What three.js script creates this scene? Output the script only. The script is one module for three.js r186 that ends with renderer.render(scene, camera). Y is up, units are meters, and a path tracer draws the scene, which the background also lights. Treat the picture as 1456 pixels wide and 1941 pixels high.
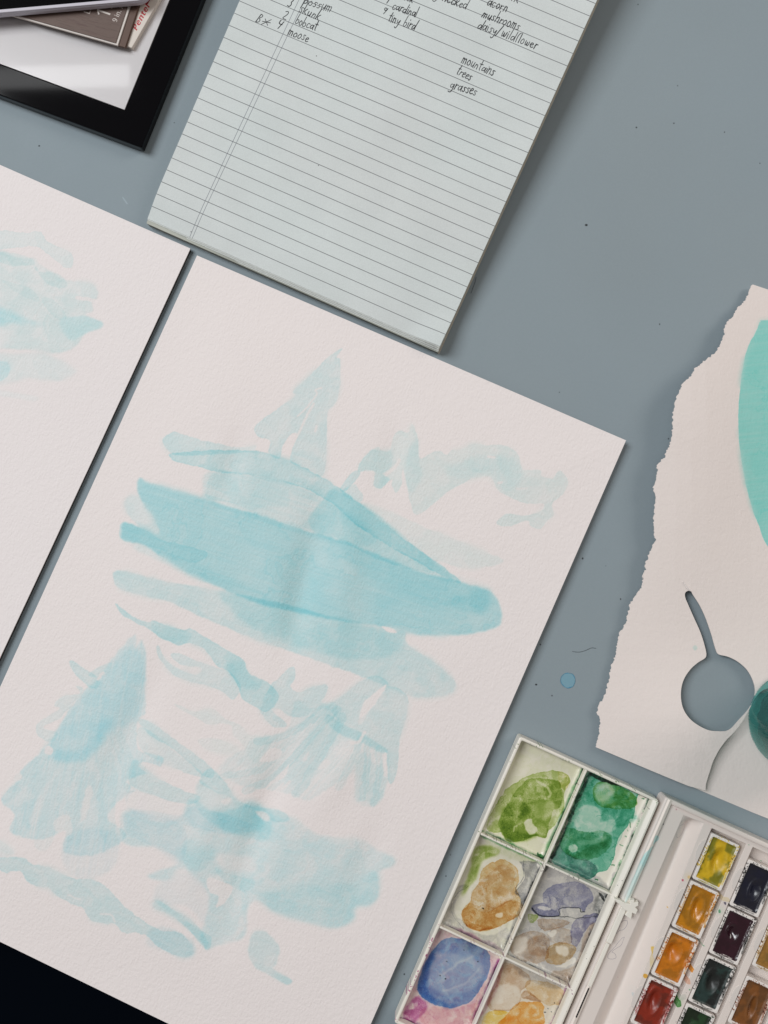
import * as THREE from 'three';
import { RectAreaLightUniformsLib } from 'three/addons/lights/RectAreaLightUniformsLib.js';
import { mergeGeometries, mergeVertices, toCreasedNormals } from 'three/addons/utils/BufferGeometryUtils.js';

// ------------------------------------------------------------------ camera, light, exposure
const scene = new THREE.Scene();
const PW = 1456, PH = 1941, FOCAL = 1458;                  // the photograph's frame and its lens in its own pixels
const CAM_H = 0.51, TILT_X = 2.5, TILT_Z = 2.0;            // a phone held half a metre above the table, almost level
const camera = new THREE.PerspectiveCamera(2 * Math.atan(PH / 2 / FOCAL) * 180 / Math.PI, PW / PH, 0.02, 20);
const rad = (d) => d * Math.PI / 180;
camera.position.set(0, CAM_H, 0);
camera.quaternion.setFromEuler(new THREE.Euler(-Math.PI / 2, 0, 0))
  .multiply(new THREE.Quaternion().setFromAxisAngle(new THREE.Vector3(0, 1, 0), rad(TILT_Z)))
  .multiply(new THREE.Quaternion().setFromAxisAngle(new THREE.Vector3(1, 0, 0), rad(TILT_X)));
camera.updateMatrixWorld(true);
camera.focus = 0.5;

const renderer = new THREE.WebGLRenderer({ antialias: true });
renderer.toneMapping = THREE.LinearToneMapping;
renderer.toneMappingExposure = 1.0;
renderer.shadowMap.enabled = true;
RectAreaLightUniformsLib.init();
scene.background = new THREE.Color(0.145, 0.135, 0.128);      // the dim room around the table
function areaLight(name, color, intensity, w, h, from, to) {
  const l = new THREE.RectAreaLight(color, intensity, w, h);
  l.name = name; l.position.set(...from); if (to) l.lookAt(...to); else l.rotation.x = -Math.PI / 2; scene.add(l); return l;
}
areaLight('window_light', new THREE.Color(0.945, 0.98, 1.0), 10.4, 1.6, 2.0, [-2.05, 2.95, -1.2], [0, 0, 0]);
areaLight('far_window_light', new THREE.Color(1.0, 0.93, 0.86), 5.6, 0.8, 0.8, [1.55, 1.0, -0.8], [0, 0, 0]);
areaLight('skylight_low', new THREE.Color(0.98, 0.99, 1.0), 2.0, 0.34, 0.7, [-0.24, 1.75, 0.42], [-0.2, 0, 0.4]);
areaLight('skylight_far', new THREE.Color(0.98, 0.99, 1.0), 3.4, 0.575, 0.062, [-1.043, 1.5, -1.266]);

// ------------------------------------------------------------------ helpers
let seedState = 7;
const rnd = () => { seedState = (seedState + 0x6d2b79f5) | 0; let t = Math.imul(seedState ^ (seedState >>> 15), 1 | seedState); t = (t + Math.imul(t ^ (t >>> 7), 61 | t)) ^ t; return ((t ^ (t >>> 14)) >>> 0) / 4294967296; };
const clamp = (x, a = 0, b = 1) => Math.min(b, Math.max(a, x));
const smooth = (a, b, x) => { const t = clamp((x - a) / (b - a)); return t * t * (3 - 2 * t); };
const NOISE_N = 256, noiseTable = new Float32Array(NOISE_N * NOISE_N).map(() => rnd());
function noise(x, y, period = NOISE_N) {                   // value noise 0..1, repeats after «period» cells
  const ix = Math.floor(x), iy = Math.floor(y), fx = x - ix, fy = y - iy, sx = fx * fx * (3 - 2 * fx), sy = fy * fy * (3 - 2 * fy);
  const m = (n) => ((n % period) + period) % period, a = m(ix), b = m(ix + 1), c = m(iy) * NOISE_N, d = m(iy + 1) * NOISE_N;
  return (noiseTable[c + a] * (1 - sx) + noiseTable[c + b] * sx) * (1 - sy) + (noiseTable[d + a] * (1 - sx) + noiseTable[d + b] * sx) * sy;
}
const fbm = (x, y, oct = 4) => { let s = 0, a = 0.5, t = 0; for (let i = 0; i < oct; i++) { s += a * noise(x, y); t += a; a *= 0.5; x = x * 2 + 17.3; y = y * 2 + 9.1; } return s / t; };
const lin = (c) => { c /= 255; return c <= 0.04045 ? c / 12.92 : Math.pow((c + 0.055) / 1.055, 2.4); };
const toByte = (x) => Math.round(255 * clamp(x <= 0.0031308 ? x * 12.92 : 1.055 * Math.pow(x, 1 / 2.4) - 0.055));

const used = new Map();
const numbered = (n) => { const k = used.get(n) ?? 0; used.set(n, k + 1); return k ? n + '_' + String(k).padStart(3, '0') : n; };
function thing(name, label, category, position = [0, 0, 0], turn = 0, group) {
  const o = new THREE.Group(); o.name = numbered(name); scene.add(o);
  o.position.set(...position); o.rotation.y = turn;
  o.userData = { label, category }; if (group) o.userData.group = group;
  o.updateMatrixWorld(true); return o;
}
function part(name, geometry, material, parent, extra) {
  const o = new THREE.Mesh(geometry, material); o.name = name; o.castShadow = o.receiveShadow = true;
  parent.add(o); if (extra) Object.assign(o.userData, extra); o.updateMatrixWorld(true); return o;
}
// The point of the table scene seen at a place of the photograph: world point at height h (mm), or local (u right, v down, mm) on the plane y = h of a group.
function ray(px, py) {
  return new THREE.Vector3((px - PW / 2) / FOCAL, -(py - PH / 2) / FOCAL, -1).applyQuaternion(camera.quaternion);
}
function at(px, py, h = 0) { const d = ray(px, py), t = (h / 1000 - CAM_H) / d.y; return new THREE.Vector3(d.x * t, h / 1000, d.z * t); }
function loc(group, px, py, h = 0) {
  const inv = group.matrixWorld.clone().invert(), o = camera.position.clone().applyMatrix4(inv), d = ray(px, py).transformDirection(inv), t = (h / 1000 - o.y) / d.y;
  return [(o.x + d.x * t) * 1000, (o.z + d.z * t) * 1000];
}
const from = (ox, oy, k) => (p) => [ox + p[0] / k, oy + p[1] / k];
// slab: an outline in (u, v) mm with holes, extruded downwards from height «top», with a small bevel
function shapeOf(pts, holes = []) {
  const s = new THREE.Shape(pts.map((p) => new THREE.Vector2(p[0], p[1])));
  for (const h of holes) s.holes.push(new THREE.Path(h.map((p) => new THREE.Vector2(p[0], p[1]))));
  return s;
}
const rect = (u0, v0, u1, v1, r = 0, n = 5) => {
  if (!r) return [[u0, v0], [u1, v0], [u1, v1], [u0, v1]];
  const out = [];
  for (const [cx, cy, a0] of [[u1 - r, v0 + r, -90], [u1 - r, v1 - r, 0], [u0 + r, v1 - r, 90], [u0 + r, v0 + r, 180]])
    for (let i = 0; i <= n; i++) { const a = rad(a0 + 90 * i / n); out.push([cx + r * Math.cos(a), cy + r * Math.sin(a)]); }
  return out;
};
function slab(pts, top, depth, bevel = 0, holes = [], segs = 2) {
  const g = new THREE.ExtrudeGeometry(shapeOf(pts, holes), bevel
    ? { depth: depth - 2 * bevel, bevelEnabled: true, bevelSize: bevel, bevelOffset: -bevel, bevelThickness: bevel, bevelSegments: segs, curveSegments: 4 }
    : { depth, bevelEnabled: false, curveSegments: 4 });
  g.rotateX(Math.PI / 2); g.translate(0, top - (bevel || 0), 0);
  g.scale(0.001, 0.001, 0.001);
  return g;
}
function refine(g, longest) {                              // splits every edge longer than «longest» at its middle, the same way on both sides of it
  let t = []; const p0 = (g.index ? g.toNonIndexed() : g).attributes.position; for (let i = 0; i < p0.count; i++) t.push([p0.getX(i), p0.getY(i), p0.getZ(i)]);
  const long = (a, b) => Math.hypot(a[0] - b[0], a[1] - b[1], a[2] - b[2]) > longest, mid = (a, b) => [(a[0] + b[0]) / 2, (a[1] + b[1]) / 2, (a[2] + b[2]) / 2];
  for (let more = true, pass = 0; more && pass < 12; pass++) {
    more = false; const o = [];
    for (let i = 0; i < t.length; i += 3) {
      let [a, b, c] = [t[i], t[i + 1], t[i + 2]], n = [long(a, b), long(b, c), long(c, a)], k = n[0] + n[1] + n[2];
      if (!k) { o.push(a, b, c); continue; }
      more = true;
      if (k === 3) { const x = mid(a, b), y = mid(b, c), z = mid(c, a); o.push(a, x, z, x, b, y, z, y, c, x, y, z); continue; }
      while (!(k === 1 ? n[0] : n[0] && n[1])) { [a, b, c] = [b, c, a]; n = [n[1], n[2], n[0]]; }
      const x = mid(a, b); if (k === 1) { o.push(a, x, c, x, b, c); continue; }
      const y = mid(b, c); o.push(x, b, y, a, x, y, a, y, c);
    }
    t = o;
  }
  const r = new THREE.BufferGeometry(); r.setAttribute('position', new THREE.Float32BufferAttribute(t.flat(), 3)); return r;
}
function planar(g, u0, v0, du, dv) {                       // uv from the local (u, v) in mm
  const p = g.attributes.position, uv = new Float32Array(p.count * 2);
  for (let i = 0; i < p.count; i++) { uv[2 * i] = (p.getX(i) * 1000 - u0) / du; uv[2 * i + 1] = (p.getZ(i) * 1000 - v0) / dv; }
  g.setAttribute('uv', new THREE.BufferAttribute(uv, 2)); return g;
}
function sheetGrid(u0, v0, u1, v1, nu, nv, height) {       // a grid surface, height(u, v) in mm, uv 0..1
  const g = new THREE.PlaneGeometry(1, 1, nu, nv), p = g.attributes.position, uv = g.attributes.uv;
  for (let i = 0; i < p.count; i++) {
    const a = p.getX(i) + 0.5, b = 0.5 - p.getY(i), u = u0 + (u1 - u0) * a, v = v0 + (v1 - v0) * b;
    p.setXYZ(i, u / 1000, height(u, v) / 1000, v / 1000); uv.setXY(i, a, b);
  }
  g.computeVertexNormals(); return g;
}
function tex(data, w, h, srgb, repeat) {
  const t = new THREE.DataTexture(data, w, h, THREE.RGBAFormat); t.magFilter = THREE.LinearFilter; t.minFilter = THREE.LinearFilter;
  if (srgb) t.colorSpace = THREE.SRGBColorSpace;
  if (repeat) t.wrapS = t.wrapT = THREE.RepeatWrapping;
  t.needsUpdate = true; return t;
}
const mat = (color, roughness = 0.5, more = {}) => new THREE.MeshPhysicalMaterial({ color: Array.isArray(color) ? new THREE.Color().setRGB(...color) : color, roughness, side: THREE.DoubleSide, ...more });

// paper grain: one tile of height, 1024 px for 128 mm
const grain = (() => {
  const n = 1024, d = new Uint8Array(n * n * 4);
  for (let y = 0; y < n; y++) for (let x = 0; x < n; x++) {
    const a = noise(x / 16 + 0.4 * y / 16, y / 16, 64) * 0 + noise(x / 8, y / 16 + 0 * x, 64) * 0.5 + noise(x / 16, y / 8 + 31, 64) * 0.35 + noise(x / 4, y / 4 + 7, 256) * 0.25 + noise(x / 32, y / 32, 32) * 0.3;
    const b = Math.round(255 * clamp(a / 1.4));
    d.set([b, b, b, 255], (y * n + x) * 4);
  }
  return tex(d, n, n, false, true);
})();
const grainFor = (wmm, hmm) => { const t = grain.clone(); t.repeat.set(wmm / 128, hmm / 128); t.needsUpdate = true; return t; };

// Watercolour: a film of pigment built up stroke by stroke as an amount per colour, then seen over the paper's own colour.
class Watercolour {
  constructor(w, h, pxPerMm, paper, toLocal, origin = [0, 0]) {
    Object.assign(this, { w, h, k: pxPerMm, paper, toLocal, origin });
    this.a = [0, 1, 2].map(() => new Float32Array(w * h)); this.wet = new Float32Array(w * h); this.view = (p) => p;
  }
  zoom(...a) { this.view = from(...a); return this; }
  px(p) { const l = this.toLocal(...this.view(p)); return [(l[0] - this.origin[0]) * this.k, (l[1] - this.origin[1]) * this.k]; }
  static blur(m, w, h, r) {
    r = Math.round(r); if (r < 1) return m;
    const t = new Float32Array(m.length), n = 2 * r + 1;
    for (let pass = 0; pass < 2; pass++) {
      for (let y = 0; y < h; y++) { let s = 0; const o = y * w; for (let x = -r; x <= r; x++) s += m[o + clamp(x, 0, w - 1)]; for (let x = 0; x < w; x++) { t[o + x] = s / n; s += m[o + Math.min(w - 1, x + r + 1)] - m[o + Math.max(0, x - r)]; } }
      for (let x = 0; x < w; x++) { let s = 0; for (let y = -r; y <= r; y++) s += t[clamp(y, 0, h - 1) * w + x]; for (let y = 0; y < h; y++) { m[y * w + x] = s / n; s += t[Math.min(h - 1, y + r + 1) * w + x] - t[Math.max(0, y - r) * w + x]; } }
    }
    return m;
  }
  // text "x,y x,y ..." in the current view; o: d amount, c colour taken away per rgb, s softness mm, e edge mm, ek edge strength, j ragged edge mm, lift, line width mm
  stroke(text, o = {}) {
    const { d = 0.3, c = [1, 0.235, 0.15], s = 0.25, e = 1.2, ek = 0.35, j = 0.5, lift = 0, line = 0, mottle = 0.5, ms = 14, tide = 0.12, fade = null, wet = 0.6, lost = 0.75, streak = 0.16, dir = 0.3 } = o, k = this.k;
    let pts = text.trim().split(/\s+/).map((q) => this.px(q.split(',').map(Number)));
    const dense = [], closed = !line;                       // a smooth curve through the points, then a ragged edge
    for (let i = 0; i < pts.length - (closed ? 0 : 1); i++) {
      const n = pts.length, g = (q) => closed ? pts[(q + n) % n] : pts[clamp(q, 0, n - 1)], [p0, p1, p2, p3] = [g(i - 1), g(i), g(i + 1), g(i + 2)], m = Math.max(2, Math.round(Math.hypot(p2[0] - p1[0], p2[1] - p1[1]) / (0.7 * k)));
      for (let q = 0; q < m; q++) { const t = q / m; dense.push([0, 1].map((ax) => { const a = p0[ax], b = p1[ax], cc = p2[ax], dd = p3[ax]; return 0.5 * (2 * b + (cc - a) * t + (2 * a - 5 * b + 4 * cc - dd) * t * t + (3 * b - a - 3 * cc + dd) * t * t * t); })); }
    }
    const ph = rnd() * 200;
    for (const p of dense) {
      const dx = fbm(p[0] / (4 * k) + ph, p[1] / (4 * k), 3) - 0.5, dy = fbm(p[0] / (4 * k) + 60, p[1] / (4 * k) + ph, 3) - 0.5, fx = noise(p[0] / (0.8 * k) + ph, p[1] / (0.8 * k)) - 0.5, fy = noise(p[0] / (0.8 * k), p[1] / (0.8 * k) + ph) - 0.5;
      p[0] += (dx * 3 + fx) * j * k; p[1] += (dy * 3 + fy) * j * k;
    }
    const pad = Math.ceil((s * 2 + e + line + 4 * lost) * k) + 3;
    let x0 = Infinity, y0 = Infinity, x1 = -Infinity, y1 = -Infinity;
    for (const p of dense) { x0 = Math.min(x0, p[0]); x1 = Math.max(x1, p[0]); y0 = Math.min(y0, p[1]); y1 = Math.max(y1, p[1]); }
    x0 = Math.max(0, Math.floor(x0) - pad); y0 = Math.max(0, Math.floor(y0) - pad); x1 = Math.min(this.w, Math.ceil(x1) + pad); y1 = Math.min(this.h, Math.ceil(y1) + pad);
    const w = x1 - x0, h = y1 - y0; if (w < 2 || h < 2) return this;
    const cv = document.createElement('canvas'); cv.width = w; cv.height = h; const g = cv.getContext('2d');
    g.beginPath(); dense.forEach((p, i) => (i ? g.lineTo(p[0] - x0, p[1] - y0) : g.moveTo(p[0] - x0, p[1] - y0)));
    g.fillStyle = g.strokeStyle = '#fff'; g.lineCap = g.lineJoin = 'round';
    if (line) { g.lineWidth = line * k; g.stroke(); } else { g.closePath(); g.fill(); }
    const img = g.getImageData(0, 0, w, h).data, m = new Float32Array(w * h); for (let i = 0; i < m.length; i++) m[i] = img[4 * i + 3] / 255;
    Watercolour.blur(m, w, h, s * k * 0.6);
    if (lost && !lift && !line) {                            // here and there the edge ran into damp paper and went soft
      const wide = Watercolour.blur(m.slice(), w, h, 2.6 * k * lost);
      for (let y = 0; y < h; y++) for (let x = 0; x < w; x++) { const q = smooth(0.45, 0.7, fbm((x + x0) / (22 * k) + ph, (y + y0) / (22 * k) + 5, 3)) * lost; m[y * w + x] += (wide[y * w + x] - m[y * w + x]) * q; }
    }
    const inner = ek ? Watercolour.blur(m.slice(), w, h, e * k * 0.6) : m;
    const F = fade && [this.px(fade[0].split(',').map(Number)), this.px(fade[1].split(',').map(Number))];
    for (let y = 0; y < h; y++) for (let x = 0; x < w; x++) {
      const mm = m[y * w + x]; if (mm < 0.004) continue;
      const X = x + x0, Y = y + y0, i = Y * this.w + X;
      if (lift) { for (const a of this.a) a[i] *= 1 - lift * mm; this.wet[i] *= 1 - lift * mm; continue; }
      const wx = fbm(X / (ms * k) + ph, Y / (ms * k), 4), wy = fbm(X / (ms * k) + 31, Y / (ms * k) + ph, 4), flow = fbm(X / (ms * 0.6 * k) + 3.2 * wx, Y / (ms * 0.6 * k) + 3.2 * wy, 4);
      let t = d * mm * (1 + mottle * ((wx - 0.5) * 1.1 + (flow - 0.5) * 1.7) + mottle * 0.35 * (noise(X / (0.45 * k), Y / (0.45 * k)) - 0.5));
      if (streak) { const ca = Math.cos(dir - 0.42), sa = Math.sin(dir - 0.42), al = X * ca + Y * sa, ac = Y * ca - X * sa; t *= 1 + streak * 1.6 * (0.6 * noise(ac / (1.1 * k) + ph, al / (26 * k)) + 0.4 * noise(ac / (0.45 * k), al / (16 * k) + ph) - 0.5); }
      if (tide) t += d * tide * mm * Math.exp(-(((flow - 0.52) / 0.022) ** 2)) * 2 * smooth(0.4, 0.6, wy);      // thin lines where a puddle dried
      t += d * ek * mm * clamp(1.6 * (1 - inner[y * w + x]));
      if (F) { const q = ((X - F[0][0]) * (F[1][0] - F[0][0]) + (Y - F[0][1]) * (F[1][1] - F[0][1])) / ((F[1][0] - F[0][0]) ** 2 + (F[1][1] - F[0][1]) ** 2); t *= fade[2] + (fade[3] - fade[2]) * clamp(q); }
      for (let q = 0; q < 3; q++) this.a[q][i] += t * c[q];
      this.wet[i] = Math.max(this.wet[i], mm * wet);
    }
    return this;
  }
  dots(n, u0, v0, u1, v1, r0, r1, c, d) {                    // spatter, in local mm
    for (let q = 0; q < n * 2; q++) {
      const cx = (u0 + (u1 - u0) * rnd() - this.origin[0]) * this.k, cy = (v0 + (v1 - v0) * rnd() - this.origin[1]) * this.k, r = (r0 + (r1 - r0) * rnd() ** 2.5) * this.k, sq = 0.6 + 0.8 * rnd();
      if (noise(cx / this.k / 7 + 3, cy / this.k / 7 + 9) < 0.52) continue;          // spatter comes in clusters
      for (let y = Math.max(0, Math.floor(cy - r * 2)); y < Math.min(this.h, cy + r * 2); y++) for (let x = Math.max(0, Math.floor(cx - r * 2)); x < Math.min(this.w, cx + r * 2); x++) {
        const t = clamp(1.3 - Math.hypot((x - cx) * sq, (y - cy) / sq) / r + 0.6 * (noise(x / r, y / r) - 0.5)) * d; for (let p = 0; p < 3; p++) this.a[p][y * this.w + x] += t * c[p];
      }
    }
    return this;
  }
  map() {
    const n = this.w * this.h, o = new Uint8Array(n * 4);
    for (let i = 0; i < n; i++) { for (let c = 0; c < 3; c++) o[4 * i + c] = toByte(this.paper[c] * Math.exp(-this.a[c][i])); o[4 * i + 3] = 255; }
    return tex(o, this.w, this.h, true);
  }
  roughness(dry, wet) {
    const n = this.w * this.h, o = new Uint8Array(n * 4);
    for (let i = 0; i < n; i++) { const b = Math.round(255 * (dry + (wet - dry) * clamp(this.wet[i]))); o[4 * i] = o[4 * i + 1] = o[4 * i + 2] = b; o[4 * i + 3] = 255; }
    return tex(o, this.w, this.h, false);
  }
}

// ------------------------------------------------------------------ the setting: table top, dark floor
const BLOCK_TURN = rad(24.0);
const edgeDir = new THREE.Vector3(Math.cos(BLOCK_TURN), 0, Math.sin(BLOCK_TURN)), nearEdge = at(0, 1742, 0);
{
  const away = new THREE.Vector3(edgeDir.z, 0, -edgeDir.x), c = [[-0.55, 0], [1.15, 0], [1.15, 1.25], [-0.55, 1.25]].map(([a, b]) => nearEdge.clone().addScaledVector(edgeDir, a).addScaledVector(away, b)).map((p) => [p.x * 1000, p.z * 1000]);
  const n = 2048, d = new Uint8Array(n * n * 4), U0 = -330, V0 = -420, SU = 660, SV = 840;
  const base = [0.266, 0.317, 0.346];
  for (let y = 0; y < n; y++) for (let x = 0; x < n; x++) {
    const u = x / n * SU, v = y / n * SV, t = 1 + 0.05 * (fbm(u / 60, v / 60, 4) - 0.5) + 0.03 * (noise(u * 1.6, v * 1.6) - 0.5), g = 0.03 * (fbm(u / 120 + 40, v / 120, 3) - 0.5);
    d.set([toByte(base[0] * (t + g)), toByte(base[1] * t), toByte(base[2] * (t - g)), 255], (y * n + x) * 4);
  }
  const spot = (X, Z, r, k, sq = 1) => {                    // a speck of dirt, mm
    const cx = (X - U0) / SU * n, cy = (Z - V0) / SV * n, rx = r / SU * n, ry = r / SV * n;
    for (let y = Math.floor(cy - 2 * ry); y <= cy + 2 * ry; y++) for (let x = Math.floor(cx - 2 * rx * sq); x <= cx + 2 * rx * sq; x++) { if (x < 0 || y < 0 || x >= n || y >= n) continue; const t = clamp(1.6 - Math.hypot((x - cx) / rx / sq, (y - cy) / ry)) * k, i = (y * n + x) * 4; for (let q = 0; q < 3; q++) d[i + q] *= 1 - t; }
  };
  for (const [px, py, r, k] of [[1111, 426, 0.75, 0.85], [1206, 241, 0.5, 0.8], [1277, 233, 0.5, 0.6], [1373, 250, 0.45, 0.7], [74, 276, 0.55, 0.9], [1440, 309, 0.4, 0.6], [1250, 614, 0.6, 0.6], [1267, 831, 0.5, 0.8], [1016, 1297, 0.6, 0.9], [1024, 1221, 0.5, 0.8], [1104, 1058, 0.7, 0.8], [1176, 1135, 0.6, 0.8], [1046, 1318, 0.5, 0.5], [1148, 1072, 0.4, 0.4], [1284, 162, 0.5, 0.4], [845, 1660, 0.5, 0.7], [766, 1846, 0.6, 0.8], [1209, 8, 0.5, 0.6], [330, 232, 0.4, 0.5], [775, 666, 0.5, 0.6]]) { const p = at(px, py, 0); spot(p.x * 1000, p.z * 1000, r * 0.7, k, 0.7 + 0.7 * rnd()); }
  for (let i = 0; i < 10; i++) spot(U0 + SU * rnd(), V0 + SV * rnd(), 0.2 + 0.25 * rnd(), 0.2 + 0.35 * rnd());
  for (let i = 0; i < 14; i++) {                           // faint scratches, pencil marks and dried smears
    let x = U0 + SU * rnd(), z = V0 + SV * rnd(), a = rnd() * 6.28; const len = 6 + 26 * rnd() ** 2, bend = (rnd() - 0.5) * 0.08, tone = (rnd() - 0.62) * 0.2, wdt = 1 + (rnd() < 0.2 ? 2 : 0);
    for (let q = 0; q < len * 6; q++) { x += Math.cos(a) / 6; z += Math.sin(a) / 6; a += bend / 6; const X = Math.round((x - U0) / SU * n), Y = Math.round((z - V0) / SV * n); for (let e = 0; e < wdt; e++) if (X >= 0 && Y >= 0 && X + e < n && Y < n) for (let p = 0; p < 3; p++) { const ii = (Y * n + X + e) * 4 + p; d[ii] = clamp(d[ii] * (1 + tone * noise(q / 9, i)), 0, 255); } }
  }
  const g = planar(slab(c, 0, 28, 1.5), U0, V0, SU, SV), rough = new Uint8Array(512 * 512 * 4);
  for (let y = 0; y < 512; y++) for (let x = 0; x < 512; x++) { const b = Math.round(255 * (0.62 + 0.3 * (fbm(x / 40, y / 40, 4) - 0.5))); rough.set([b, b, b, 255], (y * 512 + x) * 4); }
  const t = part('table_top', g, mat([1, 1, 1], 1, { map: tex(d, n, n, true), roughnessMap: tex(rough, 512, 512), specularIntensity: 0.6 }), scene, { kind: 'structure' });
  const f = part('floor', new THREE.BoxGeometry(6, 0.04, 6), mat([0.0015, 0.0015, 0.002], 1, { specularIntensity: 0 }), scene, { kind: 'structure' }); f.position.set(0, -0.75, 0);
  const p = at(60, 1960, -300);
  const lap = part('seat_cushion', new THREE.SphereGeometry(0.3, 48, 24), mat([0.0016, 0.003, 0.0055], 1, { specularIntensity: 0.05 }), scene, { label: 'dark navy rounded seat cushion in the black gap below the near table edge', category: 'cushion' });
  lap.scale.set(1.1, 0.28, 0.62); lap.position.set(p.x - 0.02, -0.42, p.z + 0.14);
}

// ------------------------------------------------------------------ the two watercolour blocks
const PAPER = [0.865, 0.795, 0.777];
const glueMat = mat([0.012, 0.012, 0.011], 0.6), coreMat = mat([0.7, 0.66, 0.63], 0.9);
const BW = 310.4, BH = 464.3, BLOCK_T = 6;
function makeBlock(name, label, origin, turn, T, wc, bendOf) {
  const b = thing(name, label, 'watercolor block', [origin.x, 0, origin.z], -turn, 'watercolor blocks side by side on the table');
  const bend = bendOf(b);
  part('glued_edge', slab(rect(0.5, 0.5, BW - 0.5, BH - 0.5, 0.6, 2), T - 0.7, T - 2.2, 0, [rect(2.5, 2.5, BW - 2.5, BH - 2.5)]), glueMat, b);
  part('page_stack', slab(rect(2.5, 2.5, BW - 2.5, BH - 2.5), T < 4 ? T - 1.4 : T - 4.2, T < 4 ? T - 3 : T - 5.8, 0), coreMat, b);
  part('backing_board', slab(rect(0.2, 0.2, BW - 0.2, BH - 0.2, 0.8, 2), 1.5, 1.5, 0.2), mat([0.06, 0.055, 0.05], 0.8), b);
  // the top sheet: a thin closed sheet, a little wavy where it has been wet
  const top = sheetGrid(0, 0, BW, BH, 120, 180, (u, v) => T + bend(u, v)), low = sheetGrid(0, 0, BW, BH, 120, 180, (u, v) => T - 0.65 + bend(u, v));
  low.index.array.reverse();
  const ring = []; for (let i = 0; i <= 120; i++) ring.push([BW * i / 120, 0]); for (let i = 1; i <= 180; i++) ring.push([BW, BH * i / 180]); for (let i = 119; i >= 0; i--) ring.push([BW * i / 120, BH]); for (let i = 179; i >= 0; i--) ring.push([0, BH * i / 180]);
  const side = new THREE.BufferGeometry(), pos = [], uv = [], idx = [];
  ring.forEach(([u, v], i) => { for (const dh of [0, -0.65]) { pos.push(u / 1000, (T + dh + bend(u, v)) / 1000, v / 1000); uv.push(u / BW, v / BH); } if (i) idx.push(2 * i - 2, 2 * i, 2 * i - 1, 2 * i - 1, 2 * i, 2 * i + 1); });
  side.setAttribute('position', new THREE.Float32BufferAttribute(pos, 3)); side.setAttribute('uv', new THREE.Float32BufferAttribute(uv, 2)); side.setIndex(idx); side.computeVertexNormals();
  const m = mat([1, 1, 1], 1, { bumpMap: grainFor(BW, BH), bumpScale: 0.0003 });
  part('top_sheet', mergeGeometries([top, low, side]), m, b);
  b.updateMatrixWorld(true);
  const w = wc(b); m.map = w.map(); m.roughnessMap = w.roughness(0.97, 0.45);
  return b;
}
const blockTL = at(373.5, 484, BLOCK_T);
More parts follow.
